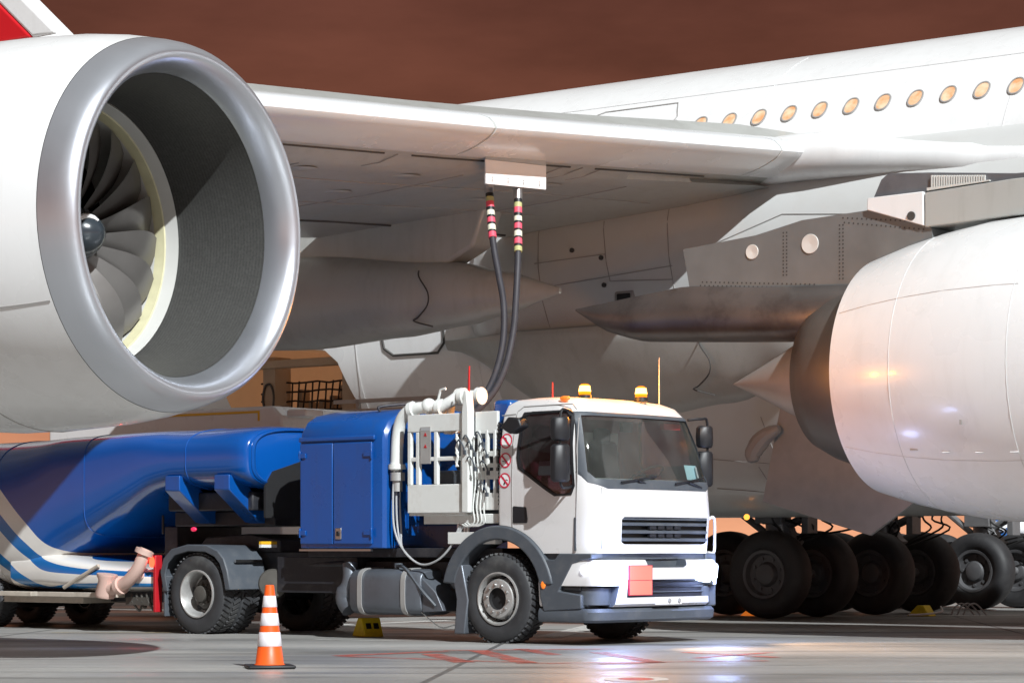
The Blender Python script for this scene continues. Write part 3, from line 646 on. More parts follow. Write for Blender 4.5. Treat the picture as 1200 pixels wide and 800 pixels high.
# engines
def engine(u, v, z, toe, fan, ext=0.):
    cw = MB()
    cw.lathe([(-.34, 1.715), (-.6, 1.765), (-1.0, 1.815), (-1.6, 1.85), (-2.2, 1.86), (-2.9, 1.82), (-3.5, 1.73), (-4.0, 1.62), (-4.5, 1.475), (-4.5, 1.44), (-4.0, 1.5), (-3, 1.5)], (0, 0, 0), (1, 0, 0), 96)
    nac = cw.build('engine_nacelle', M['plane_white'], AL, ang=50, loc=(u, -v, z)); nac.rotation_euler = (0, 0, R(toe))
    lp = MB()
    lp.lathe([(-.336, 1.712), (-.25, 1.695), (-.15, 1.668), (-.08, 1.64), (-.03, 1.605), (-.005, 1.575), (0, 1.55), (-.006, 1.522), (-.03, 1.49), (-.08, 1.455), (-.15, 1.425), (-.24, 1.40), (-.30, 1.39)], (0, 0, 0), (1, 0, 0), 96)
    lp.build('inlet_lip', M['lip'], nac, ang=80)
    dc = MB(); dc.lathe([(-.30, 1.387), (-.5, 1.36), (-.9, 1.32), (-1.30, 1.295)], (0, 0, 0), (1, 0, 0), 96); dc.build('inlet_duct', M['liner'], nac, ang=80)
    s_ = MB(); s_.lathe([(-1.30, 1.294), (-1.28, 1.272), (-1.42, 1.245)], (0, 0, 0), (1, 0, 0), 96, 0)
    s_.lathe([(-1.42, 1.245), (-1.425, 1.23), (-1.53, 1.21)], (0, 0, 0), (1, 0, 0), 96, 1); s_.lathe([(-1.53, 1.21), (-2.2, 1.18)], (0, 0, 0), (1, 0, 0), 96, 2)
    s_.build('fan_case', [M['duct_band'], M['duct_yellow'], M['duct_band']], nac, ang=25)
    tbn = [(-4.5, 1.475), (-4.0, 1.62), (-3.5, 1.73), (-2.9, 1.82), (-2.2, 1.86), (-1.6, 1.85), (-1., 1.815), (-.6, 1.765), (-.34, 1.715)]
    if not fan:
        for ang_, t0, t1 in ((R(62), -1.9, -4.45), (R(128), -1.9, -4.45)):
            q = MB(); q.tube([(t0+(t1-t0)*k/14, -math.sin(ang_)*(lin(tbn, t0+(t1-t0)*k/14)+.001), math.cos(ang_)*(lin(tbn, t0+(t1-t0)*k/14)+.001)) for k in range(15)], .005, 5); q.build('cowl_seam', M['skinjoint'], nac)
        for tt in (-1.95, -3.55):
            rr_ = lin(tbn, tt)+.001; q = MB(); q.tube([(tt, -rr_*math.sin(a), rr_*math.cos(a)) for a in [R(20+k*6) for k in range(26)]], .005, 5); q.build('cowl_seam', M['skinjoint'], nac)
        rr_ = lin(tbn, -2.6)+.003; q = MB()
        q.box((-2.6, -rr_*math.sin(R(112)), rr_*math.cos(R(112))), (.03, .01, .06)); q.build('cowl_latch', M['softseam'], nac)
    for k in range(4):
        tt = -2.0-.45*k; a_ = R(124); rr_ = lin(tbn, tt)+.002; q = MB(); q.box((tt, -rr_*math.sin(a_), rr_*math.cos(a_)), (.10, .012, .035), Matrix.Rotation(R(-34), 3, 'X')); q.build('cowl_latch', M['skinjoint'], nac)
    if fan:
        bl = MB(); rr = []
        for k in range(13):
            t = k/12; r = .26+t*.915; ch = .30+.40*math.sin(t*2.0); tw = -R(30+30*t); sw = .10*math.sin(t*3.1)-.10*max(0, t-.7)
            ring_ = []
            for (a, hgt) in [(-.5, 0), (-.25, .055), (0, .075), (.25, .055), (.5, 0), (.25, .035), (0, .05), (-.25, .035)]:
                x = a*ch; y = hgt*ch*1.8
                ring_.append((-1.62+sw*.8+x*math.cos(tw)-y*math.sin(tw)*1., r*math.sin((x*math.sin(tw)+y*math.cos(tw))/max(r, .3)*1.0), r*math.cos((x*math.sin(tw)+y*math.cos(tw))/max(r, .3))))
            rr.append(ring_)
        bl.rings(rr); b0 = bl.build('fan_blade', M['blade'], nac, ang=60)
        for k in range(1, 18): copy_obj(b0, nac, (0, 0, 0), (2*math.pi*k/18, 0, 0))
        sp_ = MB(); sp_.lathe([(-1.14, 0), (-1.155, .06), (-1.19, .12), (-1.26, .18), (-1.36, .235), (-1.48, .27), (-1.8, .29)], (0, 0, 0), (1, 0, 0), 40)
        sp_.build('spinner', M['spinner'], nac, ang=80)
        q = MB(); P = []
        for k in range(9):
            a = R(-70+k*13)+1.25; tt = [(-1.18, .105), (-1.205, .134), (-1.235, .162), (-1.26, .18), (-1.28, .193), (-1.30, .205), (-1.32, .214), (-1.34, .225), (-1.355, .233)][k]
            P.append((tt[0]+.006, tt[1]*-math.sin(a)*1.02, tt[1]*math.cos(a)*1.02))
        q.tube(P, [.012, .022, .026, .028, .028, .028, .026, .02, .01], 6); q.build('spinner_swirl', M['white'], nac)
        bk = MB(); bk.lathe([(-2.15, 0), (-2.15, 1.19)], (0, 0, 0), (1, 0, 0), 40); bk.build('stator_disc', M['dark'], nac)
        for ang_, t0, t1 in ((R(118), -.36, -3.4), (R(236), -.36, -3.4)):
            q = MB(); tb = [(-3.5, 1.73), (-2.9, 1.82), (-2.2, 1.86), (-1.6, 1.85), (-1., 1.815), (-.6, 1.765), (-.34, 1.715)]
            q.tube([(t0+(t1-t0)*k/14, -math.sin(ang_)*(lin(tb, t0+(t1-t0)*k/14)+.002), math.cos(ang_)*(lin(tb, t0+(t1-t0)*k/14)+.002)) for k in range(15)], .007, 5)
            q.build('cowl_seam', M['softseam'], nac)
        q = MB(); q.tube([(-1.75, -1.855*math.sin(a), 1.855*math.cos(a)) for a in [R(100+k*6) for k in range(24)]], .007, 5); q.build('cowl_seam', M['softseam'], nac)
    # core cowl, nozzle and plug
    co = MB(); co.lathe([(-3.2, 1.26), (-4.4, 1.24), (-4.8, 1.16), (-5.15, 1.04), (-5.42, .90), (-5.43, .87), (-5.1, .87)], (0, 0, 0), (1, 0, 0), 64); co.build('core_nozzle', M['bronze'], nac, ang=50)
    pl = MB(); pl.lathe([(-4.6, .66), (-5.4, .62), (-5.8, .48), (-6.4, .2), (-6.85, .0)], (0, 0, 0), (1, 0, 0), 48); pl.build('exhaust_plug', M['cone_metal'], nac, ang=60)
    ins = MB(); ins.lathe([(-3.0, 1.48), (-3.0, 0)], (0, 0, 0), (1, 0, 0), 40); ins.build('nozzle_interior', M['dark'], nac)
    return nac
engine(1.97, 17.65, 4.07, 5, True)
engine(7.1, 6.05, 3.26, 0, False, 1.)
# inner pylon
VP = 6.05
def pyl(poly, hw, m, name, bev=.03, mi=None, **k):
    mb = MB(); mb.prism(poly, lambda a, b, h: (a, -VP+h, b), -hw, hw); return mb.build(name, m, AL, bev, ang=50)
PPM = MB(); PPM.prism([(-.33, 5.04), (.8, 5.14), (1.5, 5.28), (2.5, 5.33), (3.35, 5.04), (3.4, 4.6), (1.9, 4.3), (-.22, 4.5)], lambda a, b, h: (a, -VP+h, b), -.30, .30)
rv = PPM
def rivet(u, z): rv.add([(u+.013*math.cos(t), -VP-.304, z+.013*math.sin(t)) for t in [k*math.pi/3 for k in range(6)]], [tuple(range(6))], 1)
for k in range(26):
    for j in range(2): rivet(-.05+k*.068+j*.03, 4.545-k*.0055+j*.045)
for k in range(13):
    for j in range(2): rivet(1.22+j*.05, 4.60+k*.045)
for k in range(15):
    for j in range(2): rivet(2.05+j*.05, 4.5+k*.048)
for k in range(18): rivet(2.1+k*.068, 5.26-k*.008); rivet(2.12+k*.066, 5.2-k*.010)
pp = PPM.build('pylon_plate', [M['plate'], M['seam']], AL, 0, ang=50)
# heat stained aft fairing with a rounded belly
hf = MB(); top = [(-2.3, 4.39), (-1.2, 4.46), (-.26, 4.55), (.8, 4.47), (2.4, 4.40)]; bot = [(-2.3, 4.36), (-1.75, 4.05), (-1.16, 3.89), (.2, 3.82), (1.3, 3.77), (2.4, 3.80)]; wd_ = [(-2.3, .02), (-1.1, .40), (.4, .46), (2.4, .46)]
rr = []
for k in range(25):
    u = -2.3+4.7*k/24; t_, b_, a = lin(top, u), lin(bot, u), lin(wd_, u)
    rr.append([(u, -VP+a*s*q, b_+(t_-b_)*hh) for s, q, hh in [(-1, .75, 1), (-1, 1, .7), (-1, 1.02, .45), (-1, .92, .2), (-1, .7, .06), (-1, .3, 0), (1, .3, 0), (1, .7, .06), (1, .92, .2), (1, 1.02, .45), (1, 1, .7), (1, .75, 1)]])
hf.rings(rr); hf.build('pylon_heat_fairing', M['pyl_heat'], AL, ang=60)
up_ = pyl([(3.28, 5.05), (3.28, 5.475), (4.47, 5.54), (9, 5.6), (9, 5.1), (4.47, 5.10)], .34, M['plane_grey'], 'pylon_side_panel', .01)
pyl([(2.47, 5.325), (2.48, 5.475), (3.26, 5.49), (3.265, 5.07)], .35, M['plane_white'], 'pylon_front_panel', .01)
pyl([(2.50, 5.46), (2.62, 5.70), (2.72, 5.77), (3.3, 5.73), (4.47, 5.615), (9, 5.62), (9, 5.5), (4.47, 5.5), (3.27, 5.45)], .26, M['pyl_metal'], 'pylon_shroud', .01)
gr = MB()
for k in range(22):
    u = 3.34+k*.034; zt = 5.69-.085*(u-3.3); gr.prism([(u, 5.54), (u+.019, 5.54), (u+.019, zt), (u, zt)], lambda a, b, h: (a, -VP-.26+h, b), -.035, -.005)
gr.prism([(3.29, 5.50), (4.14, 5.545), (4.14, 5.56), (3.29, 5.535)], lambda a, b, h: (a, -VP-.26+h, b), -.05, -.005)
gr.build('louvre_grille', M['duct_band'], up_)
d_ = MB(); d_.cyl((3.10, -VP-.352, 5.20), (3.10, -VP-.366, 5.20), .055, n=20); d_.build('drain_hole', M['seam'], up_)
for u, z, r in ((.75, 4.93, .095), (1.62, 4.97, .125)):
    d_ = MB(); d_.lathe([(0, 0), (.012, r*.96), (.008, r), (0, r)], (u, -VP-.302, z), (0, -1, 0), 28); d_.build('pressure_relief_disc', M['duct_band'], pp)
# outer pylon
mb = MB(); mb.prism([(-.2, 5.7), (-1.2, 6.2), (-3.0, 6.5), (-5.5, 6.2), (-5.5, 5.6), (-2.6, 5.4)], lambda a, b, h: (a, -17.6+h, b), -.25, .25); mb.build('pylon_plate', M['plane_white'], AL, .05)
# gear door below the inner nozzle and small struts
gd = MB(); gd.prism([(-.05, 3.1), (1.9, 2.9), (2.3, 1.9), (1.35, 1.28), (-.35, 1.75)], lambda a, b, h: (a, -4.35+h, b), -.03, .03); gd.build('gear_door', M['pale_steel'], AL, .01)
sc_ = MB(); sc_.tube(smooth([(.0, -4.5, 2.75), (-.25, -4.5, 2.63), (-.42, -4.5, 2.42), (-.4, -4.5, 2.3)], 4), [.05, .08, .10, .11, .12, .13, .13, .12, .12, .11, .10, .09, .06], 10); sc_.build('drain_mast', M['softseam'], AL)

# landing gear
def wheel_meshes():
    t = MB(); prof = []
    Rr, w = .70, .25
    prof = [(-w*.62, .36), (-w*.78, .40), (-w*.98, .50), (-w*.95, .58), (-w*.78, .655), (-w*.5, .69), (0, .70), (w*.5, .69), (w*.78, .655), (w*.95, .58), (w*.98, .50), (w*.78, .40), (w*.62, .36)]
    t.lathe(prof, (0, 0, 0), (0, 1, 0), 56)
    for yy in (-.10, -.05, .0, .05, .10): pass
    r = MB(); r.lathe([(-.17, .40), (-.20, .385), (-.19, .34), (-.10, .31), (-.09, .20), (-.16, .16), (-.18, .10), (-.18, 0)], (0, 0, 0), (0, 1, 0), 40)
    r.lathe([(.17, .40), (.20, .385), (.19, .34), (.10, .31), (.09, .20), (.16, .16), (.16, 0)], (0, 0, 0), (0, 1, 0), 40)
    for k in range(8):
        a = 2*math.pi*k/8; r.cyl((.255*math.cos(a), -.115, .255*math.sin(a)), (.255*math.cos(a), -.09, .255*math.sin(a)), .03, n=8)
    return t.mesh('tyre', M['tyre'], 50), r.mesh('wheel_rim', [M['gear_rim']], 40)
TW, RW = wheel_meshes()
def gear(u, v, half, h):
    b = MB()
    b.cyl((u-.3, -v, .7), (u-.3, -v, 1.35), .13, .13, 16); b.cyl((u-.3, -v, 1.3), (u-.3, -v, h), .20, .22, 18)
    b.cyl((u-.3, -v, 1.28), (u-.3, -v, 1.36), .235, .235, 18); b.cyl((u-.3, -v, 1.5), (u-.3, -v, 1.58), .26, .26, 18)
    b.cyl((u+.25, -v, .7), (u-1.9, -v, .7), .14, .14, 12)
    for du in (0, -1.7): b.cyl((u+du, -v-half-.1, .7), (u+du, -v+half+.1, .7), .075, .075, 12)
    b.cyl((u-.3, -v, 1.4), (u+.9, -v, h), .07, .07, 10); b.cyl((u-.3, -v, 1.2), (u-1.4, -v+.1, h), .06, .06, 10)
    b.box((u-.05, -v, 1.05), (.10, .22, .5), Matrix.Rotation(R(35), 3, 'Y')); b.box((u-.05, -v, 1.35), (.10, .2, .45), Matrix.Rotation(R(-35), 3, 'Y'))
    b.box((u-.3, -v-.25, 1.62), (.5, .12, .22)); b.box((u+.35, -v-.1, 1.55), (.12, .3, .4))
    g_ = b.build('landing_gear', M['gear'], AL, .008)
    hs = MB()
    for k in range(7):
        x0 = u+random.uniform(-.5, .9); y0 = -v+random.uniform(-.3, .3)
        hs.tube(smooth([(x0, y0, h-.05), (x0+random.uniform(-.2, .2), y0-.1, 1.6), (x0+random.uniform(-.15, .35), y0, 1.42), (u-.2, -v, 1.2+random.uniform(-.2, .2))], 5), .018, 6)
    hs.build('brake_hose', M['gearpipe'], g_)
    for du in (0, -1.7):
        for s in (-1, 1):
            t = obj('tyre', TW, g_, loc=(u+du, -v+s*half, .7)); t.rotation_euler = (0, random.uniform(0, 6), 0)
            t = obj('wheel_rim', RW, g_, loc=(u+du, -v+s*half, .7)); t.rotation_euler = (0, random.uniform(0, 6), 0)
    return g_
gear(-3.1, -.9, .72, 1.9); gear(-2.95, -4.0, .78, 1.9); gear(-3.3, -8.35, .82, 2.0)
lm = MB(); lm.sphere((-2.2, -1.9, 1.58), .045); lm.sphere((-1.0, 3.2, 1.66), .04); lm.build('gear_bay_lamp', M['marker'], AL)

# distant parked airliner: only its blue fin and winglet show under the near nacelle
PA = empty('parked_airliner', (98, 420, 0), R(15)); tag(PA, 'far parked airliner whose blue tail rises beyond the landing gear wheels', 'airliner')
d_ = MB(); d_.rings([ell(u, a, zb, zt, 24) for u, a, zb, zt in ((-24, .3, 4.6, 5.2), (-16, 1.4, 3.2, 6.2), (-8, 2, 2.2, 6.3), (20, 2, 2.2, 6.3), (26, 1.5, 2.5, 5.6), (29, .2, 3.4, 4.2))]); d_.build('fuselage', M['plane_white'], PA)
d_ = MB(); d_.prism([(-17, 1.6), (-15.4, 1.4), (-19, 5), (-22, 14), (-26, 14), (-23, 6), (-20, 3)], SX, -.3, .3); d_.build('tail_fin', M['fin_blue'], PA)
d_ = MB(); d_.prism([(-19, -1), (-16, -1), (-21, -9.1), (-23, -9.1)], SZ, 1.7, 1.9); d_.prism([(-22, 1.8), (-20.6, 1.8), (-22.6, 4.4), (-23, 4.5)], SX, -9.3, -9); d_.build('winglet', M['fin_blue'], PA)
# ------------------------------------------------------------------ the refuelling truck
TP = Vector((.607, 30.84, 0)); TZ = R(-40)
T = empty('refuelling_truck', TP, TZ)
tag(T, 'white cab refuelling truck with headlights on, blue equipment cabin and two orange roof beacons', 'truck')
# cab shell
GF = [(1.05, 1.43), (1.5, 1.46), (1.85, 1.43), (2.3, 1.30), (2.66, 1.15), (2.78, 1.04), (2.84, .90), (2.87, .72)]
HW = [(1.05, 1.185), (1.5, 1.20), (1.9, 1.20), (2.3, 1.175), (2.66, 1.12), (2.78, 1.07), (2.84, .98), (2.87, .80)]
GR = [(1.05, -.02), (2.66, -.0), (2.78, .03), (2.84, .10), (2.87, .25)]
def cab_ring(z, off=0.):
    gf, hw, gr_ = lin(GF, z)-off, lin(HW, z)-off, lin(GR, z)+off
    r = .30-off*.6; rb = .05; out = []
    bow = .055
    # front face bows out a little
    ny = 9; yy = hw-r
    for k in range(9):
        a = R(-90+90*k/8); out.append((gf-r+r*math.cos(a)-0, -(yy)+r*math.sin(a)))
    for k in range(1, ny):
        y = -yy+2*yy*k/ny; out.append((gf+bow*(1-(y/yy)**2), y))
    for k in range(9):
        a = R(0+90*k/8); out.append((gf-r+r*math.cos(a), yy+r*math.sin(a)))
    for k in range(4):
        a = R(90+90*k/3); out.append((gr_+rb+rb*math.cos(a), hw-rb+rb*math.sin(a)))
    for k in range(4):
        a = R(180+90*k/3); out.append((gr_+rb+rb*math.cos(a), -hw+rb+rb*math.sin(a)))
    return [(x, y, z) for x, y in out]
ZS = [1.05, 1.2, 1.35, 1.5, 1.7, 1.85, 2.0, 2.15, 2.3, 2.45, 2.58, 2.66, 2.72, 2.78, 2.815, 2.84, 2.858, 2.87]
def loftmesh(off, z0, z1, name, m, inv=False):
    mb = MB(); zs = [z0]+[z for z in ZS if z0+.01 < z < z1-.01]+[z1]; mb.rings([cab_ring(z, off) for z in zs]); return mb
outer = loftmesh(0, 1.05, 2.87, 'o', 0).mesh('cab', [M['cab_white'], M['int_red']], 30)
inner = loftmesh(.06, 1.42, 2.79, 'i', 0); 
im = MB(); im.v = inner.v; im.f = inner.f; im.m = [0]*len(inner.f); inner_me = im.mesh('cab_in', [M['int_red']], 30)
cab_me = boolean(outer, inner_me, 'DIFFERENCE', 'cab')
WS = [(-1.02, 2.635), (1.02, 2.635), (1.10, 2.3), (1.135, 1.98), (1.08, 1.90), (-1.08, 1.90), (-1.135, 1.98), (-1.10, 2.3)]
SUR = [(-1.06, 2.68), (1.06, 2.68), (1.145, 2.3), (1.19, 1.97), (1.15, 1.86), (.95, 1.79), (-.95, 1.79), (-1.15, 1.86), (-1.19, 1.97), (-1.145, 2.3)]
DW = [(.36, 2.66), (.96, 2.67), (1.02, 2.60), (1.12, 1.82), (1.08, 1.74), (.86, 1.73), (.74, 1.80), (.33, 2.04), (.30, 2.16), (.33, 2.62)]
DWo = [(.33, 2.69), (.97, 2.70), (1.05, 2.62), (1.15, 1.82), (1.10, 1.715), (.85, 1.705), (.72, 1.775), (.30, 2.03), (.27, 2.16), (.30, 2.63)]
def pm(poly, fn, h0, h1, m): 
    q = MB(); q.prism(poly, fn, h0, h1); return q.mesh('tmp', [m], 20)
cab_me = boolean(cab_me, pm(WS, SY, .55, 2.2, M['black']), 'DIFFERENCE', 'cab')
cab_me = boolean(cab_me, pm(DW, SX, -2, -.9, M['black']), 'DIFFERENCE', 'cab')
cab_me = boolean(cab_me, pm(DW, SX, .9, 2, M['black']), 'DIFFERENCE', 'cab')
wa = MB(); wa.cyl((0, -2, .52), (0, 2, .52), .86, n=64); cab_me = boolean(cab_me, wa.mesh('tmp', [M['black']], 30), 'DIFFERENCE', 'cab')
GL = [(-.70, 1.47), (.92, 1.47), (.96, 1.44), (.95, 1.18), (.90, 1.155), (-.68, 1.155), (-.73, 1.18), (-.74, 1.44)]
cab_me = boolean(cab_me, pm(GL, SY, 1.39, 2, M['black']), 'DIFFERENCE', 'cab')
cab = obj('cab', cab_me, T)
def shell(o1, o2, z0=1.5, z1=2.80):
    a = loftmesh(o1, z0, z1, 'a', 0).mesh('a', [M['glass']], 30); b = loftmesh(o2, z0-.1, z1+.05, 'b', 0).mesh('b', [M['glass']], 30)
    return boolean(a, b, 'DIFFERENCE', 'sh')
def setmat(me, m):
    me.materials.clear(); me.materials.append(m); me.polygons.foreach_set('material_index', [0]*len(me.polygons)); return me
gs = shell(.012, .018)
obj('windscreen', setmat(boolean(gs.copy(), pm(WS, SY, .6, 2.2, M['glass']), 'INTERSECT', 'windscreen'), M['glass']), cab)
for y0, y1 in ((-2, -.9), (.9, 2)):
    obj('door_window', setmat(boolean(gs.copy(), pm(DW, SX, y0, y1, M['glass']), 'INTERSECT', 'door_window'), M['glass_door']), cab)
ss = shell(-.006, .016)
sur = boolean(boolean(ss.copy(), pm(SUR, SY, .6, 2.2, M['black']), 'INTERSECT', 's'), pm(WS, SY, .5, 2.3, M['black']), 'DIFFERENCE', 'windscreen_surround')
obj('windscreen_surround', setmat(sur, M['trim']), cab)
for y0, y1 in ((-2, -.9), (.9, 2)):
    s_ = boolean(boolean(ss.copy(), pm(DWo, SX, y0, y1, M['black']), 'INTERSECT', 's'), pm(DW, SX, y0*1.1, y1*.9 if y0 < 0 else y1*1.1, M['black']) if y0 < 0 else pm(DW, SX, .8, 2.2, M['black']), 'DIFFERENCE', 'window_seal')
    obj('window_seal', setmat(s_, M['black']), cab)
# seams of the door
def cab_side(g_, z, off=.002): return Vector((g_, -(lin(HW, z)+off), z))
for pts in ([(.22, 1.36), (.21, 2.3), (.23, 2.70), (.30, 2.755), (1.02, 2.765), (1.10, 2.70)], [(1.155, 2.6), (1.185, 1.9), (1.16, 1.1)], [(.0, 2.66), (.21, 2.67)]):
    mb = MB(); P = []
    for a, b in zip(pts, pts[1:]):
        P += [cab_side(a[0]+(b[0]-a[0])*i/10, a[1]+(b[1]-a[1])*i/10) for i in range(10)]
    P.append(cab_side(*pts[-1])); mb.tube(P, .007, 5); mb.build('door_seam', M['softseam'], cab)
mb = MB(); mb.tube([(1.405+.0*k, -1.03, 1.10+.07*k) for k in range(11)], .006, 5); mb.build('panel_seam', M['softseam'], cab)
mb = MB(); mb.b2(1.14, 1.165, -1.205, -1.19, 1.08, 1.46); mb.build('trim_strip', M['trim'], cab)
mb = MB(); mb.prism([(.23, 1.40), (.44, 1.40), (.45, 1.45), (.43, 1.585), (.23, 1.60)], SX, -1.212, -1.18); hd = mb.build('door_handle', M['black'], cab, .012)
# grille slats
mb = MB()
mb.b2(1.395, 1.41, -.74, .96, 1.15, 1.475, 1)
for z in (1.215, 1.305, 1.395, 1.46):
    pr = [(1.40+.055*(1-((y-.1)/1.0)**2)+.02, y) for y in [-.72+.0835*k for k in range(21)]]
    vs = []
    mb.rings([[(x-.06, y, z-.030), (x+.02, y, z-.022), (x+.02, y, z+.008), (x-.06, y, z+.022)] for x, y in pr])
for z0 in (1.225, 1.318):
    for k in range(4): mb.b2(1.44, 1.485, -.22+k*.16, -.10+k*.16, z0+.012, z0+.052, 1)
mb.build('grille', [M['trim'], M['black']], cab, 0)
# bumper and lights
def bump_ring(z, gf, hw, r=.22, g0=.62):
    out = [(g0, -hw)]
    for k in range(8):
        a = R(-90+90*k/7); out.append((gf-r+r*math.cos(a), -(hw-r)+r*math.sin(a)))
    for k in range(1, 9):
        y = -(hw-r)+2*(hw-r)*k/9; out.append((gf+.05*(1-(y/(hw-r))**2), y))
    for k in range(8):
        a = R(90*k/7); out.append((gf-r+r*math.cos(a), hw-r+r*math.sin(a)))
    out.append((g0, hw)); return [(x, y, z) for x, y in out]
bm_ = MB(); bm_.rings([bump_ring(.44, 1.46, 1.17), bump_ring(.47, 1.50, 1.19), bump_ring(.7, 1.52, 1.205), bump_ring(.93, 1.51, 1.205), bump_ring(.975, 1.49, 1.19), bump_ring(.98, 1.46, 1.17)])
bme = bm_.mesh('bumper', [M['cab_white']], 35)
bme = boolean(bme, pm([(-.72, .75), (.92, .75), (.99, .71), (.97, .57), (.90, .545), (-.72, .545)], SY, 1.38, 2, M['black']), 'DIFFERENCE', 'bumper')
bme = boolean(bme, pm([(-.38, .99), (.42, .99), (.40, .91), (.34, .885), (-.30, .885), (-.36, .91)], SY, 1.40, 2, M['trim']), 'DIFFERENCE', 'bumper')
for s in (-1, 1):
    bme = boolean(bme, pm([(s*.86, .68), (s*.92, .43), (s*1.4, .43), (s*1.4, .68)] if s > 0 else [(-1.4, .68), (-1.4, .43), (-.92, .43), (-.86, .68)], SY, .9, 2, M['trim']), 'DIFFERENCE', 'bumper')
bum = obj('bumper', bme, T)
mb = MB()
for s in (-1, 1):
    rr = [bump_ring(z, 1.46, 1.185, .22, .62) for z in (.45, .66)]
    mb.b2(.75, 1.30, s*.90, s*1.16, .45, .68)
    mb.lathe([(-.1, .20), (.1, .20)], (1.24, s*.97, .56), (0, 0, 1), 20, cap=True)
mb.b2(.9, 1.42, -.74, .95, .53, .76, 1)
for z in (.60, .66, .72): mb.tube([(1.43, -.7+.2*k, z) for k in range(9)], .010, 6)
mb.build('bumper_corner', [M['trim'], M['black']], bum, .02)
mb = MB(); mb.rings([bump_ring(.26, 1.42, 1.19, .2), bump_ring(.29, 1.46, 1.21, .2), bump_ring(.38, 1.47, 1.21, .2), bump_ring(.42, 1.44, 1.19, .2)]); mb.build('under_run_bar', M['trim'], T)
mb = MB(); mb.rings([bump_ring(.985, 1.38, 1.15, .2), bump_ring(1.045, 1.38, 1.15, .2)]); mb.build('cab_gap_strip', M['trim'], T)
for s in (-1, 1):
    hb = MB()
    hb.prism([(s*.62, .93), (s*.66, .86), (s*.78, .72), (s*1.02, .70), (s*1.16, .74), (s*1.185, .92), (s*1.1, .95), (s*.7, .955)], SY, 1.30, 1.47)
    h = hb.build('headlight', [M['lampglass']], bum, .03)
    for yy, zz, rr_, xx in ((.83, .85, .075, 1.478), (1.03, .84, .085, 1.475), (.98, .755, .04, 1.475)):
        q = MB(); q.lathe([(-.02, rr_*1.12), (.006, rr_*1.1), (.012, rr_), (.03, rr_*.6), (.036, 0)], (xx, s*yy, zz), (1, 0, 0), 24); q.build('lit_lens', M['headlamp'], bum)
    q = MB(); q.lathe([(0, .055), (.03, .05), (.035, 0)], (1.30, s*1.19, .86), (.3, s, 0), 18); q.build('lit_lens', M['headlamp'], bum)
for z0 in (.575, .745):
    q = MB(); q.b2(1.555, 1.567, -.71, -.29, z0, z0+.163); q.b2(1.553, 1.565, -.72, -.28, z0-.006, z0+.169, 1); q.build('hazard_plate', [M['plate_orange'], M['signred']], bum, label='blank orange hazard plate')
q = MB()
for y in (.05, .24): q.lathe([(0, .03), (.012, .025), (.012, 0)], (1.565, y, .50), (1, 0, 0), 14)
q.build('tow_cap', M['pale_steel'], bum)
q = MB(); q.b2(1.553, 1.562, -.22, .30, .455, .535); q.build('number_plate', M['white'], bum, .004)
# front wheel arch, step and side plastics
ar = MB()
def arch(y0, y1, s=1):
    inn = [(.66*math.cos(R(a)), .55+.66*math.sin(R(a))) for a in range(12, 169, 6)]
    out = [(.60, .98), (.74, .98), (.58, 1.13), (.36, 1.34), (.28, 1.375), (-.26, 1.375), (-.36, 1.34), (-.60, 1.08), (-.74, .86), (-.74, .70)]
    outer_ = [(.86*math.cos(R(a)), .52+.855*math.sin(R(a))) for a in range(12, 169, 6)]
    n = len(inn); vs = [(a, y0, b) for a, b in inn]+[(a, y0, b) for a, b in outer_]+[(a, y1, b) for a, b in inn]+[(a, y1, b) for a, b in outer_]
    fs = []
    for i in range(n-1): fs += [(i, i+1, n+i+1, n+i), (2*n+i, 3*n+i, 3*n+i+1, 2*n+i+1), (i, 2*n+i, 2*n+i+1, i+1), (n+i, n+i+1, 3*n+i+1, 3*n+i)]
    fs += [(0, n, 3*n, 2*n), (n-1, 3*n-1, 4*n-1, 2*n-1)]
    ar.add(vs, fs)
arch(-1.235, -.82); arch(.82, 1.235)
ar.build('front_mudguard', M['trim'], T, .02)
st = MB()
st.prism([(.62, .98), (.86, .98), (.92, 1.05), (1.40, 1.05), (1.40, .99), (1.25, .97), (1.12, .93), (.92, .62), (1.25, .58), (1.25, .42), (.70, .38), (.64, .55)], SX, -1.215, -1.0)
st.b2(.78, 1.28, -1.12, -.9, .42, 1.0)
st.prism([(.95, .80), (1.22, .82), (1.22, .62), (.98, .62)], SX, -1.19, -1.1, 1)
sp_ = st.build('cab_step', [M['trim'], M['black']], T, .015)
q = MB(); q.prism([(.62, .98), (.86, .98), (.92, 1.05), (1.40, 1.05), (1.40, .42), (.70, .38), (.64, .55)], SX, 1.0, 1.215); q.build('cab_step', M['trim'], T, .015)
q = MB(); q.sphere((.70, -1.22, .70), .045, sc_=(.8, .4, 1.3)); q.build('side_marker', M['amber'], sp_)
mf = MB(); mf.prism([(-.66, .10), (-.50, .10), (-.44, .5), (-.54, .92), (-.70, .86), (-.62, .5)], SX, -1.23, -.86); mf.build('mudflap', M['tankgrey'], T, .015)
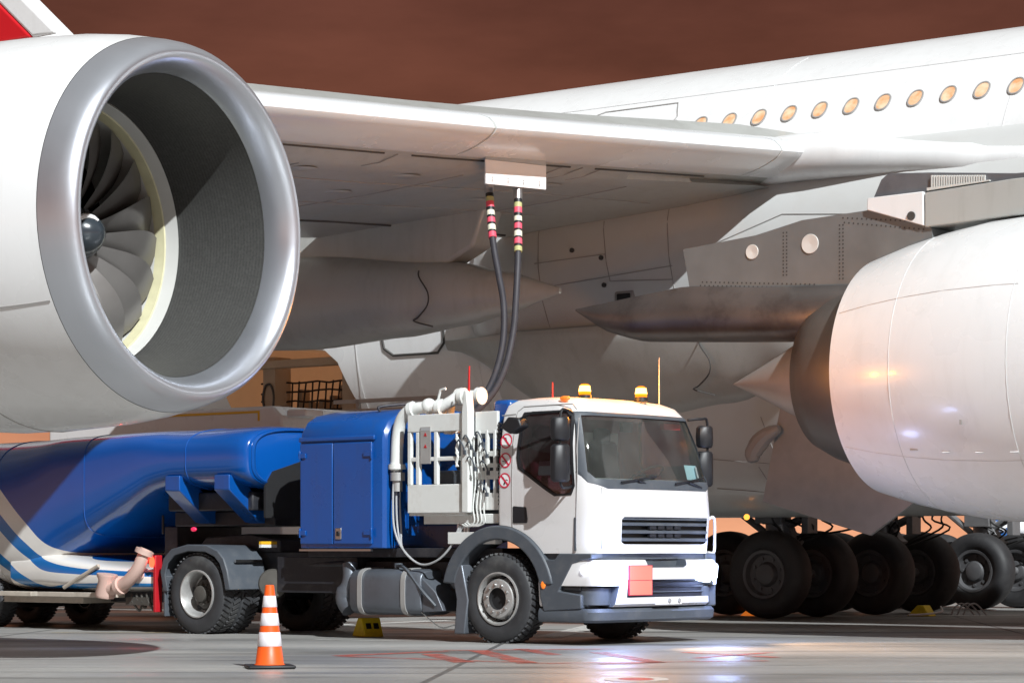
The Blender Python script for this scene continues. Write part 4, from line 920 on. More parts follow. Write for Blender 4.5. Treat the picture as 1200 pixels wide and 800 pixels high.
# mirrors
def mirror(y, g_, z0, z1, w=.24, d=.16, name='mirror', lab=None):
    q = MB(); c = Vector((g_, y, 0))
    rr = []
    for z, s_ in ((z0, .75), (z0+.03, .95), ((z0+z1)/2, 1), (z1-.03, .95), (z1, .75)):
        rr.append([(g_+p[0]*s_, y+p[1]*s_, z) for p in [(-.07, -w/2), (.0, -w/2), (.06, -w/2*.6), (.085, 0), (.06, w/2*.6), (.0, w/2), (-.07, w/2)]])
    q.rings(rr); return q.build(name, M['black'], cab, .01)
mirror(-1.40, 1.12, 2.33, 2.60, .26); mirror(-1.40, 1.12, 1.86, 2.29, .26); mirror(1.42, 1.1, 2.33, 2.60, .24); mirror(1.42, 1.1, 1.86, 2.29, .24)
q = MB(); q.prism([(.28, 2.50), (.42, 2.42), (.60, 2.50), (.56, 2.60), (.40, 2.62)], SX, -1.50, -1.34); q.build('mirror', M['black'], cab, .02)
for s in (-1, 1):
    q = MB(); q.tube(smooth([(1.05, s*1.12, 2.66), (1.12, s*1.30, 2.68), (1.12, s*1.42, 2.64), (1.12, s*1.43, 2.2), (1.12, s*1.42, 1.84), (1.12, s*1.30, 1.80), (1.10, s*1.18, 1.82)], 5), .016, 8)
    if s < 0: q.tube([(1.12, -1.3, 2.67), (.7, -1.42, 2.66), (.48, -1.42, 2.58)], .014, 8)
    q.build('mirror_arm', M['black'], cab)
q = MB(); q.tube(smooth([(1.30, 1.18, 1.46), (1.31, 1.30, 1.47), (1.31, 1.31, 1.2), (1.31, 1.29, 1.06), (1.30, 1.18, 1.06)], 5), .018, 8); q.build('grab_handle', M['cab_white'], cab)
# wipers
for y0 in (-.75, .25):
    q = MB(); P = [(1.475, y0+.05*k, 1.865+.006*k) for k in range(14)]
    q.tube([(lin(GF, z)+.055*(1-(y/.9)**2 if abs(y) < .9 else 0)+.03, y, z) for x, y, z in P], .012, 6)
    q.tube([(1.45, y0+.6, 1.83), (lin(GF, 1.9)+.055*(1-((y0+.3)/.9)**2)+.04, y0+.3, 1.89)], .012, 6); q.build('wiper', M['black'], cab)
# interior
q = MB(); q.prism([(.85, 1.5), (1.36, 1.5), (1.36, 1.86), (1.05, 1.93), (.88, 1.80)], SX, -1.06, 1.06); q.build('dashboard', M['dash'], cab, .03)
for y in (-.58, .58):
    q = MB(); q.box((.42, y, 1.70), (.5, .5, .16)); q.box((.20, y, 2.08), (.14, .46, .66), Matrix.Rotation(R(-8), 3, 'Y')); q.box((.15, y, 2.47), (.1, .28, .2)); q.build('seat', M['seat'], cab, .05)
q = MB(); c = Vector((.82, .58, 1.98)); ax = Vector((-.5, 0, .86)).normalized(); u_ = Vector((0, 1, 0)); w_ = ax.cross(u_)
q.tube([c+(u_*math.cos(2*math.pi*k/28)+w_*math.sin(2*math.pi*k/28))*.22 for k in range(28)], .018, 8, loop=True); q.tube([c-ax*.35, c], .03, 8); q.tube([c-u_*.22, c+u_*.22], .02, 6); q.build('steering_wheel', M['black'], cab)
q = MB(); q.b2(1.2, 1.203, .62, .98, 1.93, 2.10); 
q = MB(); q.prism([(.70, 1.925), (1.03, 1.925), (1.0, 2.10), (.70, 2.10)], lambda a, b, h: (1.365-(b-1.9)*.29-(max(0, abs(a)-.9))*.5+h-.01, a, b), -.002, .002); q.build('windscreen_card', [M['card']], cab)
q = MB(); q.prism([(.93, 1.955), (1.01, 1.955), (1.0, 2.085), (.93, 2.085)], lambda a, b, h: (1.372-(b-1.9)*.29-(max(0, abs(a)-.9))*.5+h-.01, a, b), -.002, .002); q.build('windscreen_card', [M['white']], cab)
q = MB(); q.b2(.07, .10, .12, .98, 2.0, 2.52); q.build('pale_patch_panel', M['off_white'], cab, .02)  # added pale panel, stands for the bright patch behind the windscreen
q = MB(); q.b2(.98, 1.04, -.85, .2, 2.60, 2.66); q.build('sun_blind', M['int_red'], cab)
q = MB(); q.b2(1.0, 1.06, .62, .95, 2.53, 2.60); q.build('red_pennant', M['red'], cab)
q = MB(); q.b2(.9, .96, -.05, .15, 2.48, 2.6); q.build('rear_view_mirror', M['black'], cab, .01)
# prohibition signs on the rear pillar: no flame, no smoking, no phone
def sign(zc, kind):
    q = MB(); g0 = .105; r = .088
    P = lambda a, b, h: (g0+a, -(lin(HW, zc+b)+.004+h), zc+b)
    def disc(r0, r1, h, mi, n=32):
        for k in range(n):
            a, b = 2*math.pi*k/n, 2*math.pi*(k+1)/n
            q.add([P(r_*math.cos(t), r_*math.sin(t), h) for r_, t in ((r0, a), (r1, a), (r1, b), (r0, b))], [(0, 1, 2, 3)], mi)
    disc(0, r*.84, .0, 1); disc(r*.82, r, .003, 0)
    d = r*.60
    q.add([P(*p, .004) for p in ((-d-.008, d-.008), (-d+.008, d+.008), (d+.008, -d+.008), (d-.008, -d-.008))], [(0, 1, 2, 3)], 0)
    def poly(pts): q.add([P(a, b, .002) for a, b in pts], [tuple(range(len(pts)))], 2)
    if kind == 0: poly([(-.035, .035), (-.01, .045), (.0, .03), (-.012, .02), (-.03, .018)]); poly([(-.012, .024), (.0, .024), (.03, -.03), (.018, -.04)])
    if kind == 1: poly([(.0, -.018), (.02, -.012), (.026, -.03), (.006, -.042)]); poly([(-.045, -.004), (-.005, -.012), (-.005, -.022), (-.045, -.014)])
    if kind == 2: poly([(-.02, -.05), (.0, -.056), (.022, .0), (.004, .008)]); poly([(-.03, .035), (-.02, .042), (.006, .008), (-.004, .0)]); poly([(.02, .012), (.05, .004), (.05, -.004), (.02, .002)])
    q.build('prohibition_sign', [M['signred'], M['white'], M['black']], cab, fix=False,
            label=['round red no open flame sign', 'round red no smoking sign', 'round red no phone sign'][kind])
sign(2.36, 0); sign(2.135, 1); sign(1.90, 2)
# roof: beacons, marker lamps, aerials
for y in (-.45, .34):
    gx = .70 if y < 0 else .93
    q = MB(); q.lathe([(0, .085), (.05, .08), (.055, .055)], (gx, y, 2.855), (0, 0, 1), 20, cap=True); be = q.build('beacon_base', M['black'], cab)
    q = MB(); q.lathe([(0, .07), (.03, .072), (.10, .062), (.125, .04), (.13, 0)], (gx, y, 2.91), (0, 0, 1), 20); q.lathe([(.035, .0735), (.105, .0615)], (gx, y, 2.91), (0, 0, 1), 20, 1); bb_ = q.build('beacon_light', [M['beacon'], M['beacon_core']], cab)
    l = bpy.data.lights.new('beacon_lamp', 'POINT'); l.energy = 70; l.color = (1, .34, .03); l.shadow_soft_size = .08
    lo = bpy.data.objects.new('beacon_lamp', l); col.objects.link(lo); lo.parent = T; lo.location = (gx, y, 3.14)
q = MB(); q.sphere((.86, -1.02, 2.835), .06, sc_=(1.2, .7, .5)); q.build('roof_marker', M['amber'], cab)
q = MB(); q.tube([(.90, .74, 2.84), (.90, .74, 3.40)], [.008, .004], 6); q.build('aerial', M['pale_steel'], cab)
q = MB(); q.tube([(.35, -.62, 2.86), (.35, -.62, 3.06)], [.008, .006], 6); q.build('aerial', M['red'], cab)
# chassis
ch = MB()
for y in (-.43, .43): ch.b2(-6.0, 1.2, y-.05, y+.05, .82, 1.06)
for g_ in (-5.8, -4.4, -3.3, -2.2, -1.0): ch.b2(g_-.06, g_+.06, -.43, .43, .84, 1.02)
ch.b2(-3.3, -.10, -1.0, 1.0, 1.0, 1.112)
ch.b2(-3.9, -2.5, -.95, -.5, .55, 1.0); ch.b2(-2.5, -.8, -.8, .8, .55, .95)
ch.b2(-.9, 1.0, -.55, .55, .5, 1.05)
ch.tube([(-4.1, -.85, .66), (-2.6, -.85, .66)], .075, 14); ch.tube([(-3.4, -.9, .90), (-2.75, -.92, .92), (-2.6, -.92, .86), (-2.55, -.9, .7)], .05, 12)
ch.cyl((0, -1.0, .52), (0, 1.0, .52), .08, n=14); ch.cyl((-5.1, -1.0, .52), (-5.1, 1.0, .52), .10, n=14); ch.sphere((-5.1, 0, .52), .28)
chs = ch.build('chassis_frame', M['frame'], T, .008)
q = MB(); q.lathe([(-.07, .18), (0, .19), (.03, .17), (.04, 0)], (-3.98, -.95, .66), (.6, -.8, 0), 24); q.build('pipe_flange', M['rimdark'], chs)
q = MB(); q.tube(smooth([(-2.55, -1.02, .92), (-2.52, -1.05, .72), (-2.6, -1.05, .5), (-2.5, -1.05, .36)], 5), [.10]*8+[.13]*8, 14); q.build('exhaust_pipe', M['tankgrey'], T)
# grey fuel tank with straps
ft = MB(); rr = []
for g_ in (-2.42, -2.38, -1.30, -1.24): 
    s_ = .93 if g_ in (-2.42, -1.24) else 1
    rr.append([(g_, -.86+p[1]*s_, .58+(p[2]-.58)*s_) for p in ell(0, .34, .30, .86, 32, 4.5)])
ft.rings(rr); ft.prism([(-1.24, .75), (-1.02, .58), (-.90, .36), (-1.24, .34)], SX, -1.15, -.6)
tk = ft.build('diesel_tank', M['tankgrey'], T, .01, ang=50)
for g_ in (-2.22, -1.50):
    q = MB(); rr = [[(g_+dx, -.86+p[1], p[2]) for p in ell(0, a, b0, b1, 32, 4.5)] for dx, a, b0, b1 in ((-.035, .342, .298, .862), (-.035, .354, .286, .874), (.035, .354, .286, .874), (.035, .342, .298, .862))]
    q.rings(rr, cap=False); q.build('tank_strap', M['pale_steel'], tk)
q = MB(); q.cyl((-1.8, -.95, .84), (-1.8, -.95, .93), .06, n=16); q.tube(smooth([(-1.8, -.98, .9), (-1.5, -1.15, .86), (-1.2, -1.19, .6), (-1.02, -1.15, .42)], 5), .02, 6); q.build('filler_cap', M['trim'], tk)
q = MB(); q.lathe([(-.3, 0), (-.3, .19), (-.02, .21), (0, .19), (.015, .1), (.02, 0)], (-.72, -1.02, .80), (.15, -1, 0), 28); q.lathe([(.0, .10), (.04, .09), (.05, 0)], (-.72, -1.03, .80), (.15, -1, 0), 20); q.build('air_tank', M['tankgrey'], T)
q = MB(); q.cyl((-.62, -.95, .42), (-.78, -1.0, .30), .07, n=14); q.tube(smooth([(-1.3, -1.12, .36), (-1.05, -1.15, .22), (-.9, -1.15, .16), (-.72, -1.15, .20)], 4), .008, 5); q.build('drain_valve', M['chrome'], T)
# wheels
def truck_wheel(front):
    t = MB(); Rr = .52; w = .155
    prof = [(-w*.62, .30), (-w*.85, .31), (-w*1.0, .37), (-w*1.02, .42), (-w*.95, .485), (-w*.80, .51), (-w*.4, Rr), (w*.4, Rr), (w*.80, .51), (w*.95, .485), (w*1.02, .42), (w, .37), (w*.85, .31), (w*.62, .30)]
    t.lathe(prof, (0, 0, 0), (0, 1, 0), 64)
    for k in range(46):
        a = 2*math.pi*k/46
        for s, ph in ((-1, 0), (1, .5)):
            aa = a+ph*2*math.pi/46; rot = Matrix.Rotation(aa, 3, 'Y')
            c = rot @ Vector((0, s*w*.48, Rr+.004)); t.box(c, (.042, w*.80, .022), rot @ Matrix.Rotation(s*.45, 3, 'Z'))
    r = MB()
    if front:
        r.lathe([(-w*.70, .315), (-w*.98, .312), (-w*1.0, .295), (-w*.7, .275), (-w*.5, .27), (-.02, .262), (-.06, .25), (-.115, .235), (-.145, .222), (-.15, .205), (-.15, .13)], (0, 0, 0), (0, 1, 0), 48, 0)
        r.lathe([(-.15, .13), (-.10, .125), (-.10, 0)], (0, 0, 0), (0, 1, 0), 32, 1)
        for k in range(10):
            a = 2*math.pi*(k+.5)/10; r.cyl((.167*math.cos(a), -.148, .167*math.sin(a)), (.167*math.cos(a), -.178, .167*math.sin(a)), .019, .014, 8, 2)
            r.cyl((.268*math.cos(a+.3), -.035, .268*math.sin(a+.3)), (.236*math.cos(a+.3), -.112, .236*math.sin(a+.3)), .03, .026, 10, 1)
    else:
        r.lathe([(-w*.70, .315), (-w*.98, .312), (-w*1.0, .295), (-w*.7, .27), (.05, .245), (.06, .20)], (0, 0, 0), (0, 1, 0), 48, 0)
        r.lathe([(.06, .25), (.05, .21), (.0, .19), (-.02, .15), (-.03, .115), (-.09, .105), (-.10, .09), (-.10, 0)], (0, 0, 0), (0, 1, 0), 40, 3)
        for k in range(10):
            a = 2*math.pi*(k+.5)/10; r.cyl((.135*math.cos(a), -.02, .135*math.sin(a)), (.135*math.cos(a), -.05, .135*math.sin(a)), .017, n=8, mi=3)
            if k % 2 == 0: r.cyl((.205*math.cos(a), .02, .205*math.sin(a)), (.205*math.cos(a), -.004, .205*math.sin(a)), .035, n=12, mi=1)
    return t.mesh('wheel', M['tyre_truck'], 45), r.mesh('wheel_rim', [M['rim'], M['dark'], M['chrome'], M['rimdark']], 35)
FW = truck_wheel(True); RWm = truck_wheel(False)
def put_wheel(pair, parent, loc, flip=False, rim=True):
    o_ = obj('wheel', pair[0], parent, loc=loc); o_.rotation_euler = (0, random.uniform(0, 6), math.pi if flip else 0)
    if rim:
        q = bpy.data.objects.new('wheel_rim', pair[1]); col.objects.link(q); q.parent = o_
    return o_
put_wheel(FW, T, (0, -1.06, .52)); put_wheel(FW, T, (0, 1.06, .52), True)
for y, fl_ in ((-1.08, False), (-.74, False), (.74, True), (1.08, True)): put_wheel(RWm, T, (-5.1, y, .52), fl_, abs(y) > 1)
# rear mudguards over the twin tyres
def guard(s):
    q = MB(); sec = [(-.60, .55), (-.66, .80), (-.60, .98), (-.45, 1.10), (-.15, 1.16), (.22, 1.15), (.42, 1.08), (.53, .98), (.60, .82), (.66, .58)]
    a = [(-5.1+x, z) for x, z in sec]; b = [(-5.1+x*.94, .52+(z-.52)*.95) for x, z in reversed(sec)]
    q.prism(a+b, SX, s*.56, s*1.25)
    # side lip
    c = [(-5.1+x*.86, .52+(z-.52)*.86) for x, z in reversed(sec)]; q.prism([(x, z) for x, z in a]+c, SX, s*1.235, s*1.26)
    return q.build('rear_mudguard', M['trim'], T, .012)
gd1 = guard(-1); guard(1)
q = MB(); q.b2(-4.53, -4.50, -1.1, -.62, .93, .965); q.build('guard_rail', M['chrome'], gd1)
for a_, b_ in ((-1.24, -.6), (.6, 1.24)):
    q = MB(); q.b2(-5.72, -5.68, a_, b_, .22, .75); q.build('mudflap', M['trim'], T, .01)
q = MB(); q.b2(-5.92, -5.87, -1.24, -1.12, .27, 1.02); q.build('reflector_post', M['red'], T, .01)
q = MB(); q.sphere((-5.93, -1.25, .93), .06, sc_=(.8, .5, 1.2)); q.build('tail_lamp', M['taillamp'], T)
l = bpy.data.lights.new('tail_glow', 'POINT'); l.energy = 14; l.color = (1, .05, .02); l.shadow_soft_size = .06
lo = bpy.data.objects.new('tail_glow', l); col.objects.link(lo); lo.parent = T; lo.location = (-6.08, -1.38, .93)
q = MB(); q.prism([(-5.9, 1.06), (-4.3, 1.06), (-4.3, 1.22), (-4.9, 1.30), (-5.7, 1.26)], SX, -.5, .5); q.build('fifth_wheel', M['frame'], T, .02)
q = MB(); q.b2(-4.28, -4.24, -.9, -.62, 1.16, 1.20, 0); q.b2(-4.28, -4.24, -.9, -.62, 1.12, 1.158, 1); q.build('marker_board', [M['stripe_y'], M['off_white']], T)
# blue equipment cabin
cb = MB(); prof = [(-1.20, 1.11), (-1.20, 2.46), (-1.18, 2.56), (-1.10, 2.68), (-.95, 2.76), (-.6, 2.83), (0, 2.86), (.6, 2.83), (.95, 2.76), (1.10, 2.68), (1.18, 2.56), (1.20, 2.46), (1.20, 1.11)]
cb.rings([[(g_, y*s_, 1.11+(z-1.11)*s2) for y, z in prof] for g_, s_, s2 in ((-3.25, .985, .985), (-3.20, 1, 1), (-1.98, 1, 1), (-1.86, .985, .985), (-1.82, .95, .96))])
cbn = cb.build('equipment_cabin', M['blue'], T, .012, ang=28)
q = MB(); q.b2(-3.24, -1.95, -1.235, -1.195, 2.43, 2.49); q.build('drip_rail', M['blue'], cbn, .015)
for a, b in ((-3.22, -2.66), (-2.645, -2.0)):
    q = MB(); q.b2(a, b, -1.226, -1.19, 1.16, 2.41); q.build('cabin_door', M['blue'], cbn, .012)
for g_ in (-3.17, -2.06):
    for z in (1.30, 2.26):
        q = MB(); q.b2(g_-.06, g_+.06, -1.245, -1.22, z-.03, z+.03); q.cyl((g_+(.07 if g_ > -2.5 else -.04), -1.24, z-.06), (g_+(.07 if g_ > -2.5 else -.04), -1.24, z+.06), .012, n=8); q.build('door_hinge', M['blue'], cbn, .006)
q = MB(); q.b2(-2.60, -2.50, -1.24, -1.22, 1.22, 1.36); q.b2(-2.575, -2.525, -1.25, -1.23, 1.26, 1.32, 1); q.build('door_latch', [M['chrome'], M['black']], cbn, .006)
q = MB(); q.b2(-3.22, -2.0, -1.24, -1.2, 1.075, 1.10); q.build('sill_rail', M['chrome'], cbn)
q = MB(); q.tube(smooth([(-2.25, -.8, 2.80), (-2.25, -.8, 2.86), (-2.05, -.5, 2.90), (-1.95, -.2, 2.90), (-1.95, -.2, 2.84)], 5), .018, 8); q.build('roof_rail', M['frame'], cbn)
q = MB(); q.b2(-3.34, -3.27, -1.1, -.9, 1.35, 1.72); q.build('rear_locker', M['off_white'], T, .01)
q = MB()
for k in range(3):
    y = -1.06+.06*k; q.tube(smooth([(-1.80, y, 2.38), (-1.76, y, 2.2), (-1.74, y-.04, 2.0), (-1.74, y-.06, 1.7), (-1.70, y-.08, 1.35), (-1.55, -1.15, 1.1), (-1.25, -1.18, .92), (-.98, -1.18, .96), (-.78, -1.16, 1.12), (-.66+.03*k, -1.12, 1.38)], 6), .013, 7)
q.build('control_cable', M['cable'], T)
q = MB()
for k in range(4): q.cyl((-.70+.05*k, -1.10, 1.30), (-.70+.05*k, -1.10, 1.43), .018, n=8)
q.build('cable_gland', M['chrome'], T)
# blue inner panel with holes, front of the cabin
q = MB(); q.b2(-1.80, -1.77, -1.0, -.55, 1.15, 1.9)
for k in range(4): q.b2(-1.775, -1.74, -.95+.10*k, -.90+.10*k, 1.3+.05*k, 1.8)
q.build('cabin_louvres', M['blue'], cbn)
# white lifting platform between cabin and cab
lp = MB(); X0, X1, Y0 = -1.43, -.53, -1.20
lp.b2(X0, X1, Y0, Y0+.05, 1.53, 1.87); lp.b2(X0, X1, Y0, Y0+.06, 2.50, 2.71)
for g_ in (X0+.025, -1.27, -.98, X1-.025): lp.b2(g_-.028, g_+.028, Y0+.003, Y0+.055, 1.87, 2.50)
lp.b2(X0, X1, Y0+.006, Y0+.05, 2.15, 2.20)
lp.b2(X0, X1, Y0+.03, 1.0, 1.50, 1.56)
lp.b2(-1.24, -.06, Y0+.08, .9, 1.40, 1.515)
for g_ in (X0+.03, X1-.03): lp.b2(g_-.03, g_+.03, .9, .95, 1.5, 2.7)
lp.b2(X0, X1, .9, .95, 2.5, 2.7); lp.b2(X0, X0+.05, Y0+.06, .9, 2.52, 2.69); 
pf = lp.build('lift_platform', M['off_white'], T, .008)
q = MB(); q.prism([(-.53, 1.53), (-.43, 1.53), (-.43, 2.72), (-.46, 2.97), (-.50, 2.97), (-.53, 2.72)], SX, -1.24, -1.12); q.build('mast', M['off_white'], pf, .01)
q = MB()
q.b2(-.42, -.08, -1.12, -1.07, 2.46, 2.72); q.b2(-.42, -.08, -1.12, -1.08, 2.19, 2.25); q.b2(-.42, -.08, -1.12, -1.08, 2.06, 2.11); q.b2(-.42, -.06, -1.12, -1.08, 1.92, 2.02); q.b2(-.42, -.06, -1.12, -1.08, 1.56, 1.76)
for g_ in (-.36, -.24, -.12): q.b2(g_-.02, g_+.02, -1.125, -1.085, 1.56, 2.5)
q.b2(-.42, -.06, -1.07, .8, 1.40, 1.50)
q.build('ladder_frame', M['off_white'], pf, .006)
q = MB(); q.b2(-.42, -.05, -1.06, -1.04, 1.8, 1.93); q.b2(-.42, -.05, -1.06, -1.04, 2.28, 2.40); q.build('blue_backing', M['blue'], pf)
q = MB(); q.b2(-.85, -.06, -.9, -.86, 1.5, 2.65); q.build('platform_backboard', M['trim'], pf)
q = MB(); q.b2(-1.21, -1.05, Y0-.012, Y0, 2.12, 2.56, 0)
for z in (2.33, 2.47): q.prism([(-1.155, z-.02), (-1.105, z-.02), (-1.13, z+.025)], SX, Y0-.016, Y0-.012, 1)
q.b2(-1.20, -1.06, Y0-.014, Y0-.012, 2.515, 2.55, 2); q.build('warning_board', [M['pale_steel'], M['red'], M['cable']], pf, label='small grey warning board with two red triangles')
for k in range(4):
    q = MB(); g_ = -.40+.055*k; q.tube(smooth([(g_+.05*math.sin(k), -1.16, 2.44-.06*k), (g_, -1.17, 2.2), (g_+.02, -1.16, 1.9), (g_-.01, -1.17, 1.6), (g_, -1.16, 1.42), (g_-.12, -1.16, 1.37), (g_-.22, -1.14, 1.40)], 5), .010, 6); q.build('hydraulic_line', M['off_white'], pf)
q = MB()
for (a, b, c) in ((-.5, -1.25, 2.40), (-.45, -1.25, 2.32), (-.36, -1.2, 2.44), (-.60, -1.25, 2.35), (-.44, -1.25, 2.15), (-.28, -1.2, 2.10), (-.3, -1.2, 2.3), (-.30, -1.2, 1.85)): q.tube(smooth([(a, b, c), (a+.05, b-.01, c+.04), (a+.1, b, c-.03), (a+.13, b, c-.10)], 4), .009, 5); q.box((a+.13, b, c-.11), (.03, .03, .05))
q.build('valve_gear', M['trim'], pf)
q = MB()
for k in range(3):
    q.tube([( -.62-.02*math.sin(j*2.1+k), -1.215, 2.46-.055*j) for j in range(8)], .012, 5)
q.build('safety_chain', M['off_white'], pf)
q = MB()
for z in [1.62+.045*k for k in range(22)]: q.box((-.035, -1.07, z), (.05, .12, .02), Matrix.Rotation(R(25), 3, 'Y'))
q.b2(-.06, -.02, -1.0, -.7, 1.55, 2.65); q.build('air_intake_grille', M['black'], T)
q = MB(); q.tube([(-.47, -1.18, 2.95), (-.46, -1.18, 3.26)], [.014, .010], 8); q.build('marker_rod', M['red'], pf)
q = MB(); q.b2(-.80, -.06, -1.18, -1.05, 1.16, 1.30, 0); q.b2(-.38, -.29, -1.19, -1.17, 1.18, 1.28, 1); q.build('valance', [M['off_white'], M['red']], T, .004)
# white pipework on top of the platform
pw = MB(); A = smooth([(-1.75, -1.05, 2.05), (-1.72, -1.05, 2.5), (-1.62, -1.05, 2.72), (-1.42, -1.02, 2.80), (-1.12, -.95, 2.80)], 6)
pw.tube(A, .075, 16); pw.tube(smooth([(-1.12, -.95, 2.80), (-.98, -.9, 2.88), (-.9, -.85, 2.93), (-.62, -.8, 2.93)], 6), .07, 16)
pw.tube(smooth([(-1.3, -.6, 2.5), (-1.25, -.62, 2.85), (-1.1, -.7, 2.93), (-.85, -.75, 2.94)], 6), .06, 14)
for p, d_2 in (((-1.5, -1.03, 2.78), (1, .1, .25)), ((-1.12, -.95, 2.80), (1, .1, 0)), ((-.86, -.84, 2.93), (1, .1, 0)), ((-.62, -.8, 2.93), (1, 0, 0)), ((-1.74, -1.05, 2.1), (0, 0, 1)), ((-1.0, -.72, 2.94), (1, 0, .1))):
    pw.lathe([(-.03, .105), (.03, .105)], p, d_2, 20, cap=True)
pw.sphere((-1.28, -.98, 2.82), .10); pw.tube([(-1.2, -.9, 2.9), (-1.16, -.9, 3.02), (-1.08, -.9, 3.03)], .018, 8)
pw.build('delivery_pipework', M['off_white'], pf, ang=45)
q = MB(); q.lathe([(-.05, .09), (.05, .09)], (-1.72, -1.06, 1.98), (0, 0, 1), 18, cap=True); q.cyl((-1.72, -1.06, 1.98), (-1.72, -1.06, 1.8), .06, n=14); q.build('pipe_coupling', M['pale_steel'], pf)
q = MB(); q.b2(-1.3, -.55, -.85, .8, 1.56, 2.05); q.b2(-1.2, -.7, -.6, .7, 2.05, 2.5); q.build('hose_reel_housing', M['trim'], pf, .04)
q = MB(); q.b2(-.30, -.02, -.95, .9, 2.50, 2.86); q.build('cab_back_fairing', M['blue'], T, .05)
# headlight beams
for s in (-1, 1):
    l = bpy.data.lights.new('headlight_beam', 'SPOT'); l.energy = 420; l.color = (1, .62, .35); l.spot_size = R(75); l.spot_blend = .6; l.shadow_soft_size = .07
    lo = bpy.data.objects.new('headlight_beam', l); col.objects.link(lo); lo.parent = T; lo.location = (1.62, s*.93, .84)
    lo.rotation_euler = Vector((-1, 0, .16)).to_track_quat('Z', 'Y').to_euler()

for s in (-1, 1):
    l = bpy.data.lights.new('headlight_spill', 'POINT'); l.energy = 30; l.color = (.40, .52, 1); l.shadow_soft_size = .16
    lo = bpy.data.objects.new('headlight_spill', l); col.objects.link(lo); lo.parent = T; lo.location = (1.66, s*1.05, .84)

# ------------------------------------------------------------------ tanker trailer
TT = empty('fuel_tank_trailer', TP, TZ)
tag(TT, 'blue gooseneck fuel tank trailer with white and pale blue sweeping stripes', 'tank trailer')
tb = MB(); zb_t = [(-13, .50), (-8.5, .52), (-8.3, .64), (-7.96, .96), (-6.25, 1.76), (-6.0, 1.83), (-5.6, 1.85), (-4.3, 1.85)]
zt_t = [(-13, 2.62), (-9, 2.64), (-6, 2.68), (-4.5, 2.70), (-4.3, 2.69)]
gs_ = [-13, -12, -11, -10, -9.2, -8.7, -8.5, -8.3, -8.15, -7.96, -7.75, -7.6, -7.4, -7.2, -7, -6.8, -6.6, -6.4, -6.2, -6.05, -5.9, -5.6, -5.2, -4.8, -4.5, -4.36, -4.27, -4.22, -4.20]
rr = []
for g_ in gs_:
    b, t_ = lin(zb_t, g_), lin(zt_t, g_); a = 1.24
    p = lin([(-9, 3.4), (-8, 5.5), (-6.4, 5.5), (-5.6, 3.4)], g_)
    if g_ > -4.4: k = {-4.36: .995, -4.27: .98, -4.22: .955, -4.20: .93}[g_]; c = (b+t_)/2; a *= k; b = c+(b-c)*k; t_ = c+(t_-c)*k
    if g_ == -4.2: pass
    rr.append([(x, y, z) for x, y, z in ell(g_, a, b, t_, 72, p)])
tb.rings(rr); tank = tb.build('tank', M['tank'], TT, ang=42)
q = MB(); rr2 = [[(g_, y*s_, zc+(z-zc)*s_) for x, y, z in ell(0, 1.24, 1.85, 2.69, 72, 3.4)] for zc in (2.27,) for g_, s_ in ((-4.225, .90), (-4.185, .91), (-4.17, .88), (-4.19, .85))]
q.rings(rr2, cap=False); q.build('head_rim', M['blue'], tank)
q = MB(); q.prism([(-.9, 1.5), (.9, 1.5), (.9, 1.9), (.7, 2.15), (-.2, 2.25), (-.75, 2.1), (-.9, 1.9)], SY, -4.195, -4.16); q.build('head_recess', M['dark'], tank)
for g_ in (-5.3, -7.3, -9.25, -10.6):
    q = MB(); q.tube([(g_, y*1.002, (lin(zb_t, g_)+lin(zt_t, g_))/2+(z-(lin(zb_t, g_)+lin(zt_t, g_))/2)*1.002) for x, y, z in ell(g_, 1.24, lin(zb_t, g_), lin(zt_t, g_), 72, lin([(-9, 3.4), (-8, 5.5), (-6.4, 5.5), (-5.6, 3.4)], g_))], .007, 6, loop=True)
    q.build('weld_seam', M['tank'], tank)
# belly lip under the gooseneck
q = MB(); rr = []
for g_, a, b, t_ in ((-8.9, 1.20, .55, 1.05), (-8.2, 1.245, .53, 1.10), (-7.7, 1.245, .52, 1.02), (-7.0, 1.23, .52, .93), (-6.3, 1.22, .52, .88), (-6.0, 1.19, .54, .85), (-5.93, 1.12, .58, .80)): rr.append(ell(g_, a, b, t_, 48, 4.5))
q.rings(rr); q.build('belly_box', M['tank'], TT, ang=42)
q = MB(); q.tube([(-7.7, -1.25, .58), (-7.0, -1.24, .88)], .028, 8); q.build('brace_strut', M['pipe_tan'], TT)
q = MB()
for g_ in (-8.75, -7.85, -7.1): q.b2(g_-.40, g_+.36, -1.26, -1.0, .45, .515)
q.b2(-10, -7.6, -1.0, 1.0, .36, .5); q.build('side_guard', M['pipe_tan'], TT, .008)
for g_ in (-5.55, -4.62):
    q = MB(); q.prism([(-1.24, 1.86), (-1.24, 2.06), (-1.0, 2.0), (-.55, 1.62), (-.50, 1.42), (-.70, 1.45)], SY, g_-.14, g_+.14); q.build('saddle_bracket', M['blue'], TT, .012)
q = MB(); q.b2(-6.2, -4.3, -.6, .6, 1.40, 1.60); q.b2(-6.0, -4.4, -.9, .9, 1.6, 1.84); q.cyl((-5.6, -.7, 1.7), (-4.6, -.7, 1.7), .09, n=12); q.build('kingpin_frame', M['frame'], TT, .02)
q = MB(); q.b2(-10.6, -6.0, -.5, .5, .38, .56); q.cyl((-9.7, -1, .40), (-9.7, 1, .40), .07, n=12); q.cyl((-10.9, -1, .40), (-10.9, 1, .40), .07, n=12); q.b2(-10.4, -10.2, -.9, .9, .25, .5); q.build('bogie_frame', M['frame'], TT)
for g_ in (-9.7, -10.9):
    for s in (-1, 1):
        o_ = put_wheel(RWm, TT, (g_, s*.88, .406), s > 0); o_.scale = (.78, 1, .78)
